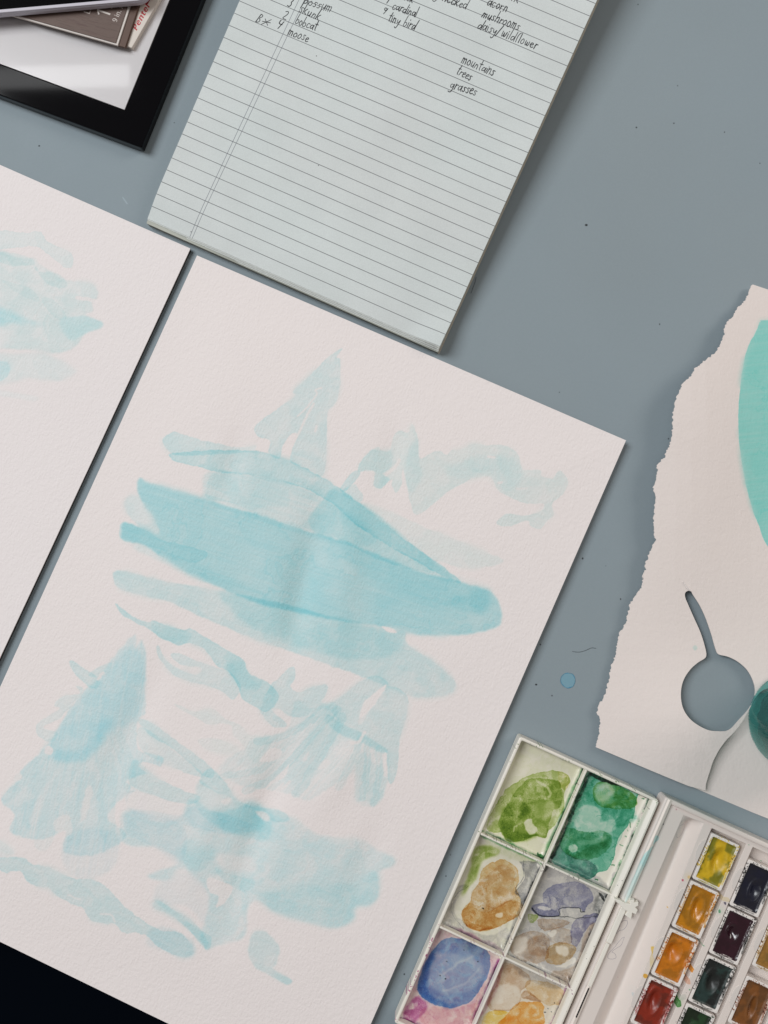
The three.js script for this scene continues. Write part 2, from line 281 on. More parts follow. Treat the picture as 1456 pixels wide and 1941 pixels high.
makeBlock('watercolor_block', 'white watercolor block with a pale turquoise painting of pines and mountains, beside the paint box', blockTL, BLOCK_TURN, BLOCK_T, (b) => {
  const w = new Watercolour(1368, 2048, 2048 / BH, PAPER, (x, y) => loc(b, x, y, BLOCK_T));
  const G = [0.8, 0.17, 0.16], C = [1, 0.22, 0.13];
  // upper pine
  w.zoom(200, 640, 2.912).stroke('1308,60 1230,110 1140,200 1040,295 1050,325 960,390 830,490 845,545 910,570 905,640 960,668 985,590 1030,530 1060,545 1020,680 1110,720 1190,768 1215,700 1222,580 1225,420 1265,370 1290,290 1298,130 1275,108', { d: 0.24, j: 0.35, ek: 0.4 })
    .stroke('1195,280 1160,290 1165,315 1110,390 1058,440', { line: 1.0, lift: 0.9, j: 0.3 }).stroke('1150,365 1110,440 1060,540 1010,600', { line: 1.6, lift: 0.8, j: 0.4 }).stroke('1165,490 1155,520', { line: 1.5, lift: 0.8 })
    // blunt brush ends and the long bands
    .stroke('375,520 450,545 600,582 750,608 830,598 800,632 600,645 400,650 350,622 322,565', { d: 0.3, s: 0.5, fade: ['330,570', '820,610', 1.1, 0.55] })
    .stroke('362,640 480,630 640,622 800,625 900,640 1020,680 1150,745 1290,832 1420,930 1560,1045 1740,1180 1950,1335 1900,1335 1700,1225 1540,1135 1380,1030 1270,930 1120,840 960,790 850,765 740,752 610,740 520,715 400,690 366,660', { d: 0.42, ek: 0.55, e: 1.6, s: 0.4 })
    .stroke('600,750 740,752 960,790 1120,840 1270,930 1500,1110 1740,1240 1800,1300 1500,1220 1250,1090 1060,1040 900,990 720,920 560,880', { d: 0.2, s: 0.5, ek: 0.25 })
    .stroke('1020,840 1045,870 1130,900 1165,930 1130,990 1060,1040 900,1000 800,960 900,930 1010,930 1015,870', { lift: 0.6, s: 1.2 }).stroke('600,830 700,900 560,860 430,840 480,800', { lift: 0.5, s: 1.0 })
    .stroke('186,778 240,800 400,845 560,895 700,940 860,980 1000,1030 1180,1090 1330,1130 1500,1200 1720,1290 1920,1340 2100,1390 2155,1440 2185,1545 2160,1592 2040,1628 1890,1640 1710,1636 1580,1600 1300,1560 1080,1520 860,1470 690,1400 480,1310 330,1215 230,1150 100,1112 95,1080 100,1020 200,1050 300,1092 270,1000 215,910 180,850', { d: 0.64, ek: 0.16, e: 1.6, s: 1.0, mottle: 0.3, ms: 30, c: [1, 0.225, 0.13] })
    .stroke('1270,840 1500,980 1680,1130 1920,1335 1720,1290 1500,1200 1330,1135 1180,1090 1120,1000 1200,900', { d: 0.3, s: 1.2, ek: 0.1 })
    .stroke('590,740 960,785 1270,925 1500,1100 1340,1150 1000,1060 700,960 560,905 540,850', { d: 0.17, s: 1.6, ek: 0.1, streak: 0.5 })
    .stroke('110,905 150,870 200,890 240,960 300,1090 200,1050 120,960', { d: 0.2, s: 0.6 })
    .stroke('95,1025 200,1052 330,1120 560,1180 480,1240 250,1150 90,1110', { d: 0.2, s: 0.5, ek: 0.6 })
    .stroke('1330,1130 1720,1290 1920,1340 2100,1390 2080,1500 1900,1500 1600,1400 1380,1280', { d: 0.16, s: 4 })
    .stroke('250,1150 480,1240 700,1330 900,1420 760,1400 500,1320 300,1230 150,1160', { d: 0.14, s: 1.6, ek: 0 })
    .stroke('60,1290 110,1290 330,1345 640,1400 900,1450 1250,1540 1560,1610 1650,1625 1670,1690 1830,1805 1930,1905 1890,1965 1740,1982 1630,1955 1450,1880 1170,1780 980,1715 800,1650 560,1550 360,1460 230,1430 80,1380 45,1320', { d: 0.3, s: 0.6, ek: 0.35 })
    .stroke('640,1400 900,1450 1250,1540 1560,1610 1650,1640 1560,1760 1300,1760 1000,1680 760,1560', { d: 0.24, s: 2, ek: 0 });
  w.zoom(600, 740, 2.8)
    .stroke('250,600 400,650 560,720 760,800 950,880 990,905 920,935 780,940 640,900 500,810 330,690', { d: 0.14, c: G, s: 0.7 })
    .stroke('225,430 235,380 290,320 330,300 340,318 390,320 405,250 440,215 485,222 505,180 535,250 545,360 600,335 650,325 690,345 715,320 760,315 830,285 900,290 985,290 1030,305 1070,345 1095,420 1180,420 1195,455 1250,470 1290,425 1330,480 1310,545 1250,600 1255,660 1215,700 1180,735 1135,715 1120,690 1010,720 955,700 1010,655 1100,665 1190,640 1200,600 1110,600 1010,560 960,530 925,465 850,460 780,490 690,540 620,600 530,660 500,600 480,500 455,415 450,500 420,540 400,510 400,470 340,520 305,500 305,430 270,425', { d: 0.2, c: G, ek: 0.4, j: 0.4 })
    .stroke('225,430 235,380 290,320 340,316 395,320 400,400 350,440 390,470 340,520 305,500 305,430', { d: 0.16, c: C, s: 0.5 })
    .stroke('700,420 900,340 1060,380 1090,470 1000,530 900,440 800,470', { d: 0.13, c: C, s: 3, ek: 0 }).stroke('500,300 540,260 540,380 560,440 500,540 470,440', { d: 0.1, c: C, s: 1.5 })
    .stroke('905,352 945,356', { line: 1.6, lift: 0.9 }).stroke('965,490 985,488', { line: 1.6, lift: 0.8 }).stroke('440,370 410,410 365,450', { line: 2.2, lift: 0.75, j: 0.4 }).stroke('1060,520 1120,520', { line: 1.4, lift: 0.5 })
    .stroke('125,520 200,432 235,440 190,500 150,535', { d: 0.28 }).stroke('200,500 245,560 230,590 150,560 140,530', { d: 0.16 })
    .stroke('820,1060 910,1060 915,1130 880,1190 830,1150', { d: 0.26, s: 3.4, ek: 0 }).stroke('700,1110 860,1080 915,1160 780,1170', { d: 0.14, s: 3, ek: 0 }).stroke('345,1250 400,1262 428,1285 380,1282', { lift: 0.95, s: 0.3, j: 0.2 });
  // ridge lines in the middle
  w.zoom(0, 1100, 2.912)
    .stroke('640,128 680,158 740,200 820,232 850,222 920,250 1010,270 1060,265 1130,310 1200,350 1280,400 1345,440 1362,490 1400,525 1480,560 1540,640 1480,720 1390,680 1340,650 1320,590 1265,500 1200,470 1150,400 1120,372 1060,345 1030,345 990,356 900,320 850,285 820,262 740,225 680,188 650,152', { d: 0.36, ek: 0.4, j: 0.4 })
    .stroke('850,225 1010,272 1060,300 1030,345 990,354 900,320 850,280', { d: 0.16, s: 0.8 }).stroke('1250,470 1340,450 1380,520 1450,560 1400,600 1300,560', { d: 0.2, s: 1.5, ek: 0 })
    .stroke('880,358 905,420 960,470 1040,512 1100,515 1110,480 1000,462 945,410 1000,405 1110,450 1200,480 1270,500 1320,560 1330,600 1290,655 1230,610 1140,575 1060,560 960,520 900,455 866,390', { d: 0.2, ek: 0.4, j: 0.35 })
    .stroke('965,682 1010,695 1080,720 1170,705 1250,760 1330,800 1376,850 1420,850 1500,880 1420,1010 1340,900 1290,850 1270,790 1150,790 1080,750 1000,710', { d: 0.12, s: 0.4, c: G }).stroke('1095,880 1180,870 1270,890 1330,930 1300,960 1180,945', { d: 0.1, c: G, s: 0.6 })
    // left pine
    .stroke('755,298 720,318 650,400 590,480 540,548 460,620 400,690 330,800 285,880 215,960 120,1050 125,1090 30,1170 15,1220 85,1290 60,1360 95,1400 250,1420 370,1380 365,1500 560,1500 700,1400 600,1300 720,1150 700,1100 850,1050 900,980 780,940 750,900 760,770 800,720 800,560 810,430 790,330 770,350 745,380', { d: 0.23, ek: 0.3, j: 0.7, s: 0.6, streak: 0.5, dir: 1.75, lost: 0.4, c: [1, 0.21, 0.08] })
    .stroke('700,380 780,400 800,560 780,700 700,800 620,820 520,950 440,1000 300,980 270,930 340,800 460,640 600,500', { d: 0.19, s: 2.4, ek: 0.1, c: [1, 0.2, 0.06] })
    .stroke('300,900 220,1000 110,1120 40,1200', { line: 7.5, d: 0.062, s: 0.7, j: 1.4, streak: 0.9, dir: 2.2 }).stroke('330,960 240,1080 150,1230 110,1390', { line: 9.0, d: 0.062, s: 0.7, j: 1.4, streak: 0.9, dir: 1.9 }).stroke('420,980 340,1120 280,1280 250,1440', { line: 10.5, d: 0.062, s: 0.7, j: 1.4, streak: 0.9, dir: 1.8 }).stroke('500,960 470,1100 420,1260 410,1420', { line: 9.0, d: 0.050, s: 0.7, j: 1.4, streak: 0.9, dir: 1.7 }).stroke('560,900 600,1080 590,1250 610,1420', { line: 10.5, d: 0.081, s: 0.7, j: 1.4, streak: 0.9, dir: 1.55 }).stroke('640,860 700,1000 720,1130', { line: 9.0, d: 0.081, s: 0.7, j: 0.8, streak: 0.8, dir: 1.2 })
    .stroke('470,1170 500,1130 520,1165 480,1290 450,1330', { lift: 0.6, s: 0.8, j: 1 }).stroke('330,1400 300,1330 380,1290 400,1400', { lift: 0.6, s: 0.8, j: 0.9 }).stroke('170,1300 220,1180 240,1240 190,1360', { lift: 0.4, s: 1.2, j: 0.9 })
    .stroke('620,750 600,850 510,960 400,1000 290,980 340,930 450,930 540,800', { d: 0.22, s: 2.6, ek: 0, c: [1, 0.2, 0.05] })
    .stroke('385,455 400,445 470,490 550,540 545,590 500,590 420,520', { d: 0.28 }).stroke('490,520 580,462 620,460 560,530', { d: 0.16, s: 0.5 })
    .stroke('420,580 440,625 350,640 300,690 330,710 220,780 200,810 215,860 290,890 320,840 240,810 330,760 420,660 460,600', { d: 0.14, j: 0.4 })
    .stroke('278,908 300,930 285,960 250,955 255,920', { lift: 0.85, s: 0.3 }).stroke('545,545 580,505', { line: 2, lift: 0.8 }).stroke('770,1010 850,1010 1090,1140 1080,1185 930,1110 800,1050', { lift: 0.9, s: 0.5 })
    // slanting bars to the right of the pine
    .stroke('760,770 850,790 1000,900 1180,1040 1140,1080 960,930 830,850', { d: 0.22, s: 0.5 }).stroke('770,810 900,880 960,940 1110,1050 1100,1080 940,1020 780,930', { d: 0.18, s: 0.5 }).stroke('740,990 860,1080 1000,1150 1110,1190 1040,1230 870,1190 720,1120', { d: 0.2, s: 0.5 })
    .stroke('720,1160 800,1170 980,1240 1100,1250 1300,1300 1400,1380 1240,1390 1000,1340 760,1290 700,1220', { d: 0.16, s: 0.8, c: [0.85, 0.26, 0.12] }).stroke('730,1170 800,1165 930,1215 1040,1235 1000,1290 860,1270 710,1250', { lift: 0.8, s: 0.6 });
  w.zoom(400, 1150, 2.912)
    .stroke('275,560 330,430 372,398 425,338 462,335 465,390 440,440 490,470 560,440 640,428 640,470 610,520 680,520 870,385 975,415 930,470 870,555 815,610 835,640 960,440 1080,490 1075,600 1040,740 1030,870 1005,960 975,955 965,800 900,770 790,660 720,640 650,560 590,560 530,600 440,600 380,560 330,560 420,650 350,660 290,600', { d: 0.24, ek: 0.4, j: 0.4 })
    .stroke('470,520 560,560 680,520 720,640 850,700 970,800 965,1000 900,1095 800,1060 810,900 700,960 640,1000 530,1060 450,1030 250,1000 120,960 40,890 180,780 250,720 420,680', { d: 0.11, s: 0.7, ek: 0.3, j: 0.9, mottle: 0.7, streak: 0.8, dir: 2.3 })
    .stroke('700,560 610,650 480,800 330,960 200,1010', { line: 5, d: 0.13, j: 1, streak: 1, dir: 2.3 }).stroke('730,600 640,760 560,900 470,1030', { line: 5, d: 0.12, j: 1, streak: 1, dir: 2.1 }).stroke('640,560 520,640 380,720 250,740', { line: 4.5, d: 0.12, j: 1, streak: 0.8, dir: 2.7 }).stroke('820,720 780,860 700,990', { line: 4.5, d: 0.1, j: 1, streak: 1, dir: 2.0 }).stroke('860,760 860,900 830,1050', { line: 4, d: 0.12, j: 1, streak: 1, dir: 1.6 }).stroke('920,780 930,920 900,1080', { line: 4, d: 0.12, j: 1, streak: 1, dir: 1.6 }).stroke('560,600 420,760 260,900 60,930', { line: 4, d: 0.1, j: 1, streak: 1, dir: 2.5 })
    .stroke('600,560 700,560 720,650 830,690 800,720 700,740 560,900 470,980 400,960 520,760', { d: 0.14, s: 3.5, ek: 0 })
    .stroke('640,590 720,640 830,690 960,780 950,805 860,760 720,700 640,640', { d: 0.22, s: 0.8 })
    .stroke('800,900 830,800 900,860 965,900 960,1010 900,1095 850,1060 800,1060', { d: 0.12, s: 1 })
    .stroke('270,850 330,780 390,790 375,835 310,855', { lift: 0.8, s: 0.5 }).stroke('500,840 540,790 530,840', { lift: 0.7, s: 0.6 }).stroke('430,870 400,940 290,1010 370,930', { lift: 0.85, s: 0.3 }).stroke('590,890 620,840 660,840 640,880', { lift: 0.6, s: 0.9 }).stroke('360,1030 440,960', { line: 1.8, lift: 0.7 }).stroke('250,1015 330,1030 400,980', { line: 1.4, lift: 0.7 })
    .stroke('965,425 915,520 870,570 815,615 850,520', { lift: 0.9, s: 0.3 }).stroke('960,810 965,930', { line: 2.2, lift: 0.85 }).stroke('780,745 820,735 850,680', { line: 2, lift: 0.8 })
    .stroke('0,890 80,960 140,1050 260,1110 400,1130 430,1170 330,1180 220,1110 100,1040 20,1010 -60,960', { d: 0.28, s: 0.7, ek: 0.5 })
    .stroke('-60,960 20,1010 100,1040 220,1110 330,1190 300,1290 150,1260 0,1180 -80,1080', { d: 0.24, s: 1.4, ek: 0.1 })
    .stroke('60,1060 120,1050 90,1090', { lift: 0.7, s: 0.8 }).stroke('250,1140 320,1150 300,1190', { lift: 0.7, s: 0.8 });
  // large soft wash low in the picture
  w.zoom(300, 1500, 3.165)
    .stroke('-200,120 0,180 140,150 200,40 330,110 480,100 560,60 700,150 820,160 960,250 1200,290 1300,350 1410,400 1400,450 1320,480 1320,600 1270,680 1180,690 1170,760 1070,810 940,790 720,720 600,640 540,700 520,850 420,900 350,920 290,940 255,860 290,760 300,600 160,450 60,520 -60,500 130,420 0,330 -200,300', { d: 0.26, s: 1.6, ek: 0.3, e: 2.4, mottle: 0.8, c: [0.9, 0.17, 0.07] })
    .stroke('600,640 760,560 1000,560 1200,540 1320,480 1320,600 1270,680 1180,690 1170,760 1070,810 940,790 720,720', { d: 0.18, s: 3, ek: 0.2 })
    .stroke('330,110 560,60 640,190 560,260 420,220', { d: 0.2, s: 3, ek: 0 }).stroke('180,280 330,330 300,450 190,460 150,380', { d: 0.14, s: 1.4 })
    .stroke('300,510 440,570 400,660 350,690 360,620 310,600', { lift: 0.85, s: 0.3 }).stroke('350,370 560,400 580,480 420,470', { lift: 0.55, s: 2 }).stroke('580,120 640,130 670,180 620,170', { lift: 0.7, s: 0.8 })
    .stroke('340,455 440,500 580,540 520,600 420,550', { d: 0.14, s: 0.8 })
    .stroke('570,850 650,840 725,935 705,1030 690,1060 800,1125 770,1148 660,1090 580,1040 540,960', { d: 0.22, s: 0.6 }).stroke('700,1085 760,1095 800,1130 770,1148 710,1110', { d: 0.12 })
    .stroke('-10,655 60,680 120,720 200,790 270,850 300,900 285,945 262,900 200,840 100,750 -20,690', { d: 0.2, s: 0.5 })
    .stroke('-40,820 80,820 200,890 215,975 120,985 20,950 -60,900', { d: 0.15, s: 1.0, j: 1, streak: 0.5, dir: 0.5, c: [0.85, 0.26, 0.12] });
  w.zoom(0, 1500, 3.64)
    .stroke('-60,450 0,455 90,445 170,455 230,500 300,505 420,555 540,600 640,600 720,640 800,720 860,790 960,860 1040,920 1140,960 1240,970 1320,1040 1340,1110 1260,1140 1180,1110 1080,1055 1030,1000 960,970 900,975 860,970 800,910 740,910 650,890 600,840 560,790 480,760 400,720 360,680 330,650 280,655 190,610 150,550 100,540 50,560 -40,500', { d: 0.26, ek: 0.4, j: 0.7 })
    .stroke('470,705 560,740', { line: 1.3, lift: 0.6 }).stroke('700,840 770,850 800,900', { line: 1.2, lift: 0.6 })
    .stroke('450,330 620,250 820,300 800,480 740,560 560,580 460,520', { d: 0.12, s: 1.4, j: 1.2, streak: 0.7, dir: 1.7, c: [0.8, 0.26, 0.12] }).stroke('0,330 100,400 90,430 0,440', { d: 0.12 })
    .stroke('1080,660 1250,560 1420,620 1420,900 1300,780 1100,760', { d: 0.1, s: 1.5, c: [0.7, 0.24, 0.12] }).stroke('1070,750 1100,745 1190,800 1320,880 1400,960 1456,1000 1440,1090 1390,1050 1290,930 1180,840', { d: 0.22, s: 0.4 })
    .stroke('880,140 1050,160 1280,250 1250,480 1080,380 880,280', { d: 0.14, s: 0.6, c: [0.8, 0.26, 0.12] });
  return w;
}, (b) => {
  // the wet middle of the sheet has cockled into soft valleys and ridges
  const folds = [[[575, 1105], [598, 990], 8, -1.7], [[655, 1080], [640, 1220], 9, 0.9], [[520, 1100], [500, 1010], 8, 0.5], [[440, 885], [452, 830], 7, -0.8], [[515, 1500], [545, 1400], 9, -1.3], [[470, 1620], [430, 1750], 8, -1.0], [[640, 1470], [680, 1400], 10, 0.9], [[250, 1380], [300, 1270], 9, -0.9], [[745, 860], [752, 800], 7, -0.6], [[390, 1580], [360, 1680], 8, 0.6], [[690, 1640], [720, 1560], 9, -0.7]].map(([a, c, w, h]) => { const p = loc(b, ...a, BLOCK_T), q = loc(b, ...c, BLOCK_T), L = Math.hypot(q[0] - p[0], q[1] - p[1]); return [p, [(q[0] - p[0]) / L, (q[1] - p[1]) / L], L, w * 1.15, h * 2.0]; });
  return (u, v) => { let h = 0; for (const [p, d, L, w, k] of folds) { const x = u - p[0], y = v - p[1], a = x * d[0] + y * d[1], t = x * d[1] - y * d[0]; h += k * Math.exp(-((a / (L * 1.1)) ** 2) - ((t / w) ** 2)); } return h + 1.5 * smooth(0, 70, Math.min(u, v, BW - u, BH - v)) + flatBend(u, v); };
});
function flatBend(u, v) { return 0.5 * Math.sin(u / 48 + 0.4) * Math.sin(v / 62) * smooth(0, 40, Math.min(u, v, BW - u, BH - v)) + 0.35 * (fbm(u / 50, v / 50, 2) - 0.5); }

{
  const TR = at(361, 471, 3.4), turn = rad(24.4), o = TR.clone().addScaledVector(new THREE.Vector3(Math.cos(turn), 0, Math.sin(turn)), -BW / 1000);
  makeBlock('watercolor_block', 'white watercolor block at the left edge of the photo with a faint gray-green wash', o, turn, 3.4, (b) => {
    const w = new Watercolour(1024, 1532, 1532 / BH, [0.865, 0.80, 0.79], (x, y) => loc(b, x, y, 3.4)).zoom(0, 300, 3.467), G = [0.75, 0.22, 0.2], C = [1, 0.14, 0.03];
    w.stroke('-200,470 60,480 180,490 270,480 300,540 360,570 470,630 475,700 440,720 400,700 300,620 240,580 150,580 0,600 -200,640', { d: 0.2, c: G, j: 0.6 })
      .stroke('-200,600 0,610 100,650 220,660 260,700 330,740 430,800 600,820 640,910 600,950 610,1000 560,1030 660,1070 665,1110 560,1150 500,1230 380,1280 250,1260 0,1250 -200,1260', { d: 0.27, c: G, s: 0.8, mottle: 0.7 })
      .stroke('-200,620 20,615 210,660 240,740 380,760 440,820 420,850 340,840 270,780 220,700 100,710 0,680', { d: 0.2, c: G, s: 0.4 })
      .stroke('270,920 330,920 410,990 430,1050 390,1060 300,980', { d: 0.14, c: G }).stroke('20,800 200,860 260,940 180,920 60,850', { d: 0.1, c: G })
      .stroke('-200,960 0,980 180,1060 300,1100 100,1080 0,1100 -200,1110', { d: 0.3, c: C, s: 2.4, ek: 0 }).stroke('400,1060 560,1040 665,1075 660,1110 560,1150 480,1190 420,1150', { d: 0.16, c: C, s: 1 })
      .stroke('510,915 630,935', { line: 2.5, lift: 0.8 }).stroke('360,1290 440,1285', { line: 3, lift: 0.5 })
      .stroke('-200,1280 100,1290 300,1290 480,1380 490,1410 380,1460 200,1440 60,1470 -200,1500', { d: 0.18, c: G, s: 1.2 }).stroke('-100,1330 40,1340 70,1390 20,1450 -100,1480', { d: 0.22, c: C, s: 0.6 }).stroke('-200,1500 100,1540 250,1570 200,1590 0,1560 -200,1570', { d: 0.08, c: G, s: 1 });
    return w;
  }, () => (u, v) => 0.4 * Math.sin(u / 60) * Math.sin(v / 80) + 0.3 * (fbm(u / 50 + 30, v / 50, 2) - 0.5));
}
// ------------------------------------------------------------------ the ruled notepad, its far end propped up
const GLYPHS = {
  a: '4,4 2,5 .5,3 1,.5 3,1 4,4|4.2,5 4,1.5 4.8,0|5', b: '1,10 .7,5 .5,.3 2.5,0 4,2 3.2,4.5 1,3.5|4.8', c: '4,4 2.5,5 .7,3 1,.6 2.5,0 4,1|4.5', d: '4,4 2,5 .5,3 1,.3 3,.8 4,4|4.6,10 4.2,4 4.3,0|5.2', e: '.8,2.5 3.8,3 3,5 1,4.3 .6,1.5 2,0 4,1|4.5',
  f: '3.6,9.6 2.2,9 1.6,5 1.7,0|3.4', g: '4,4 2,5 .6,3 1.2,.6 3,1 4,4|4.2,5 4,-2 2.5,-4.5 .5,-3.5|5.2', h: '1,10 .8,5 .6,0|.7,3 2.5,5 3.6,4 3.7,0|4.8', i: '1,5 1,0|1.1,7 1.25,7.4|2.2', k: '1,10 .7,0|3.6,5 1,2.4 3.8,0|4.6', l: '1.2,10 1,0|2.4',
  m: '1,5 .7,0|.8,3.5 2.3,5 2.8,4 2.7,0|2.8,3.5 4.3,5 5,4 5,0|6.2', n: '1,5 .7,0|.8,3.5 2.6,5 3.5,4 3.6,0|4.8', o: '2.3,5 .6,3.5 .8,.8 2.4,0 4,1.6 3.8,4 2.3,5|4.8', p: '1,5 .5,-4.5|.9,3.5 2.6,5 4,3.5 3.2,.8 .9,.7|5', r: '1,5 .8,0|.9,3 2,4.7 3.6,4.6|4',
  s: '3.6,4.4 2.2,5 1,4 2.6,2.4 3,.8 1.8,0 .5,.8|4.1', t: '2,8.5 1.7,1 2.6,0|.3,5.2 3.6,5.4|3.8', u: '1,5 .8,1.4 2,0 3.6,2 3.8,5|3.8,5 3.8,0|4.9', w: '1,5 1,.5 2.4,.5 3,4|3,4 3.2,.4 4.6,.6 5.2,5|6.2', y: '1,5 1.2,2 2.5,1.5 4,5|4,5 3.4,-2 2,-4.5 .6,-3|5',
  '-': '.5,2.5 3.5,2.6|4', '/': '0,-1 3.5,9.5|4.8', ' ': '|4', 2: '.6,7.5 2,9 3.6,7.5 2.5,4 .4,.3 4.2,.5|5', 3: '.8,8.6 3.4,8.4 1.8,5.4 3.6,3.6 2.6,.4 .4,1|5', 4: '1,8.5 .6,4.5 3.8,5|3.6,8.5 3.2,0|5', 9: '3.4,7 1.6,8.2 .6,6.4 1.8,5 3.2,6.4 3.5,7.8|3.4,7.5 2.8,2|5', B: '1,9 .5,0|1,9 3,9 3.4,7 1.4,4.8 3.6,3.4 2.8,.4 .3,0|5', '*': '0,0 5,8|0,7 5,1|-1,3.5 6,4.5|7',
};
{
  const NW = 216, NH = 298, T = 9, RISE = 0.068, turn = rad(24.6);
  const pad = thing('ruled_notepad', 'ruled white notepad with black handwritten list, its far end propped up', 'notepad');
  pad.rotation.order = 'YXZ'; pad.rotation.y = -turn; pad.rotation.x = Math.atan(RISE);
  const bl = at(277, 412, T); pad.position.set(bl.x, 0, bl.z); pad.updateMatrixWorld(true);
  { const q = pad.localToWorld(new THREE.Vector3(0, T / 1000, 0)); pad.position.x += bl.x - q.x; pad.position.z += bl.z - q.z; pad.updateMatrixWorld(true); }
  // local: u right 0..NW, v up the page is negative: -NH..0
  const droop = (u, v, k = 1) => -(1.7 * smooth(-26, 2, v) * smooth(70, -10, u) + 0.9 * smooth(-14, 1, v)) + 4.6 * smooth(26, 0, Math.hypot(u - NW, v)) * k + 0.35 * Math.sin(u / 31 + v / 70) * smooth(0, -40, v) * smooth(0, 20, Math.min(u, NW - u));
  const W = 1484, H = 2048, k = H / NH, cv = document.createElement('canvas'); cv.width = W; cv.height = H; const g = cv.getContext('2d');
  g.fillStyle = '#d5d9d8'; g.fillRect(0, 0, W, H);
  const id = g.getImageData(0, 0, W, H);
  for (let y = 0; y < H; y++) for (let x = 0; x < W; x++) { const t = 1 + 0.05 * (fbm(x / 180, y / 180, 3) - 0.5) + 0.05 * (noise(x / 2.2, y / 2.2) - 0.5), i = (y * W + x) * 4; id.data[i] *= t * (1 - 0.012 * noise(x / 300 + 9, y / 300)); id.data[i + 1] *= t; id.data[i + 2] *= t; }
  g.putImageData(id, 0, 0);
  const X = (u) => u * k, Y = (v) => (v + NH) * k;
  g.strokeStyle = 'rgba(54,54,58,0.82)'; g.lineWidth = 0.32 * k;
  for (let v = -8.6; v > -NH + 30; v -= 8.6) { g.beginPath(); g.moveTo(0, Y(v)); g.lineTo(W, Y(v)); g.stroke(); }
  g.strokeStyle = 'rgba(88,90,100,0.7)'; for (const q of [[[576.8, 0], [363.3, 449.6]], [[566, 0], [358.5, 447]]]) { const [p, e] = q.map((z) => loc(pad, ...z, T)), d = (p[0] - e[0]) / (p[1] - e[1]); g.beginPath(); g.moveTo(X(p[0] + d * (-NH - p[1])), 0); g.lineTo(X(p[0] - d * p[1]), H); g.stroke(); }
  g.lineCap = g.lineJoin = 'round'; g.strokeStyle = '#101014'; g.lineWidth = 0.39 * k;
  const write = (text, view, a, b) => {                     // handwriting along the line from a to b (places of the photograph)
    const p = loc(pad, ...view(a), T), q = loc(pad, ...view(b), T), len = Math.hypot(q[0] - p[0], q[1] - p[1]);
    let total = 0; const gl = [...text].map((c) => { const parts = GLYPHS[c].split('|'), w = Number(parts.pop()); total += w; return [parts, w]; });
    const s = len / total, hs = Math.min(s * 1.25, 0.7); let x = 0;
    for (const [parts, w] of gl) {
      const wob = (rnd() - 0.5) * 1.1, sl = 0.12 + (rnd() - 0.5) * 0.16, big = 0.86 + 0.3 * rnd();
      for (const st of parts) {
        const pts = st.trim().split(' ').filter(Boolean).map((e) => e.split(',').map(Number)).map(([ex, ey]) => { const lx = x + (ex + sl * ey + (rnd() - 0.5) * 0.5) * s, ly = (ey * big + wob * 0.6 + (rnd() - 0.5) * 0.35 + 0.4) * hs; return [X(p[0] + (q[0] - p[0]) * lx / len + (q[1] - p[1]) / len * ly), Y(p[1] + (q[1] - p[1]) * lx / len - (q[0] - p[0]) / len * ly)]; });
        if (!pts.length) continue;
        g.lineWidth = (0.36 + 0.2 * rnd()) * k; g.beginPath(); g.moveTo(...pts[0]); for (let i = 1; i < pts.length - 1; i++) g.quadraticCurveTo(...pts[i], (pts[i][0] + pts[i + 1][0]) / 2, (pts[i][1] + pts[i + 1][1]) / 2); g.lineTo(...pts[pts.length - 1]); g.stroke();
      }
      x += w * s;
    }
  };
  const A = from(470, 0, 4.412), B = from(800, 0, 4.16);
  write('possum', A, [455, 28], [690, 108]); write('skunk', A, [420, 100], [590, 172]); write('bobcat', A, [385, 198], [565, 262]); write('moose', A, [325, 288], [500, 356]);
  write('3', A, [322, 50], [362, 66]); write('2', A, [278, 152], [318, 172]); write('B', A, [58, 184], [98, 200]); write('*', A, [112, 204], [178, 224]); write('4', A, [218, 226], [268, 250]);
  write('9', A, [1128, 34], [1165, 52]); write('9', A, [1102, 128], [1140, 146]); write('cardinal', A, [1200, 80], [1408, 150]); write('tiny bird', A, [1162, 180], [1392, 262]);
  write('ring-necked', B, [20, -48], [345, 84]); write('duck', A, [1255, -12], [1375, 30]); write('acorn', B, [505, 48], [665, 100]); write('mushrooms', B, [462, 138], [760, 246]); write('daisy/wildflower', B, [430, 228], [900, 392]);
  write('mountains', B, [302, 500], [560, 604]); write('trees', B, [262, 580], [378, 642]); write('grasses', B, [212, 694], [422, 758]); write('milk', B, [620, -20], [760, 30]);
  g.fillStyle = 'rgba(60,60,60,0.7)'; for (const [px, py] of [[361, 438], [600, 106], [604, 314]]) { const q = loc(pad, px, py, T); g.beginPath(); g.arc(X(q[0]), Y(q[1]), 2.4, 0, 7); g.fill(); }
  const t = new THREE.CanvasTexture(cv); t.flipY = false; t.colorSpace = THREE.SRGBColorSpace;
  const page = mat([1, 1, 1], 0.85, { map: t });
  const plainPage = mat([0.72, 0.74, 0.71], 0.88), edgeStripes = (() => { const d = new Uint8Array(8 * 128 * 4); for (let y = 0; y < 128; y++) for (let x = 0; x < 8; x++) { const b = 150 + 70 * noise(x / 3, y * 0.9); d.set([b, b + 2, b - 4, 255], (y * 8 + x) * 4); } return tex(d, 8, 128, true, true); })();
  part('top_page', sheetGrid(0, -NH, NW, 0, 60, 80, (u, v) => T + droop(u, v)), page, pad);
  for (let i = 1; i <= 6; i++) part('page', sheetGrid(0.2, -NH, NW - 0.2 + 0.1 * (i % 3), i * 0.42 + (i % 2) * 0.2, 40, 60, (u, v) => T - i * 0.42 + droop(u, v, 1 - i * 0.16)), plainPage, pad);
  const stack = slab(rect(0.3, -NH, NW - 0.1, 3.0, 0.4, 2), T - 3.0, T - 4.6, 0), p = stack.attributes.position, uv = stack.attributes.uv;
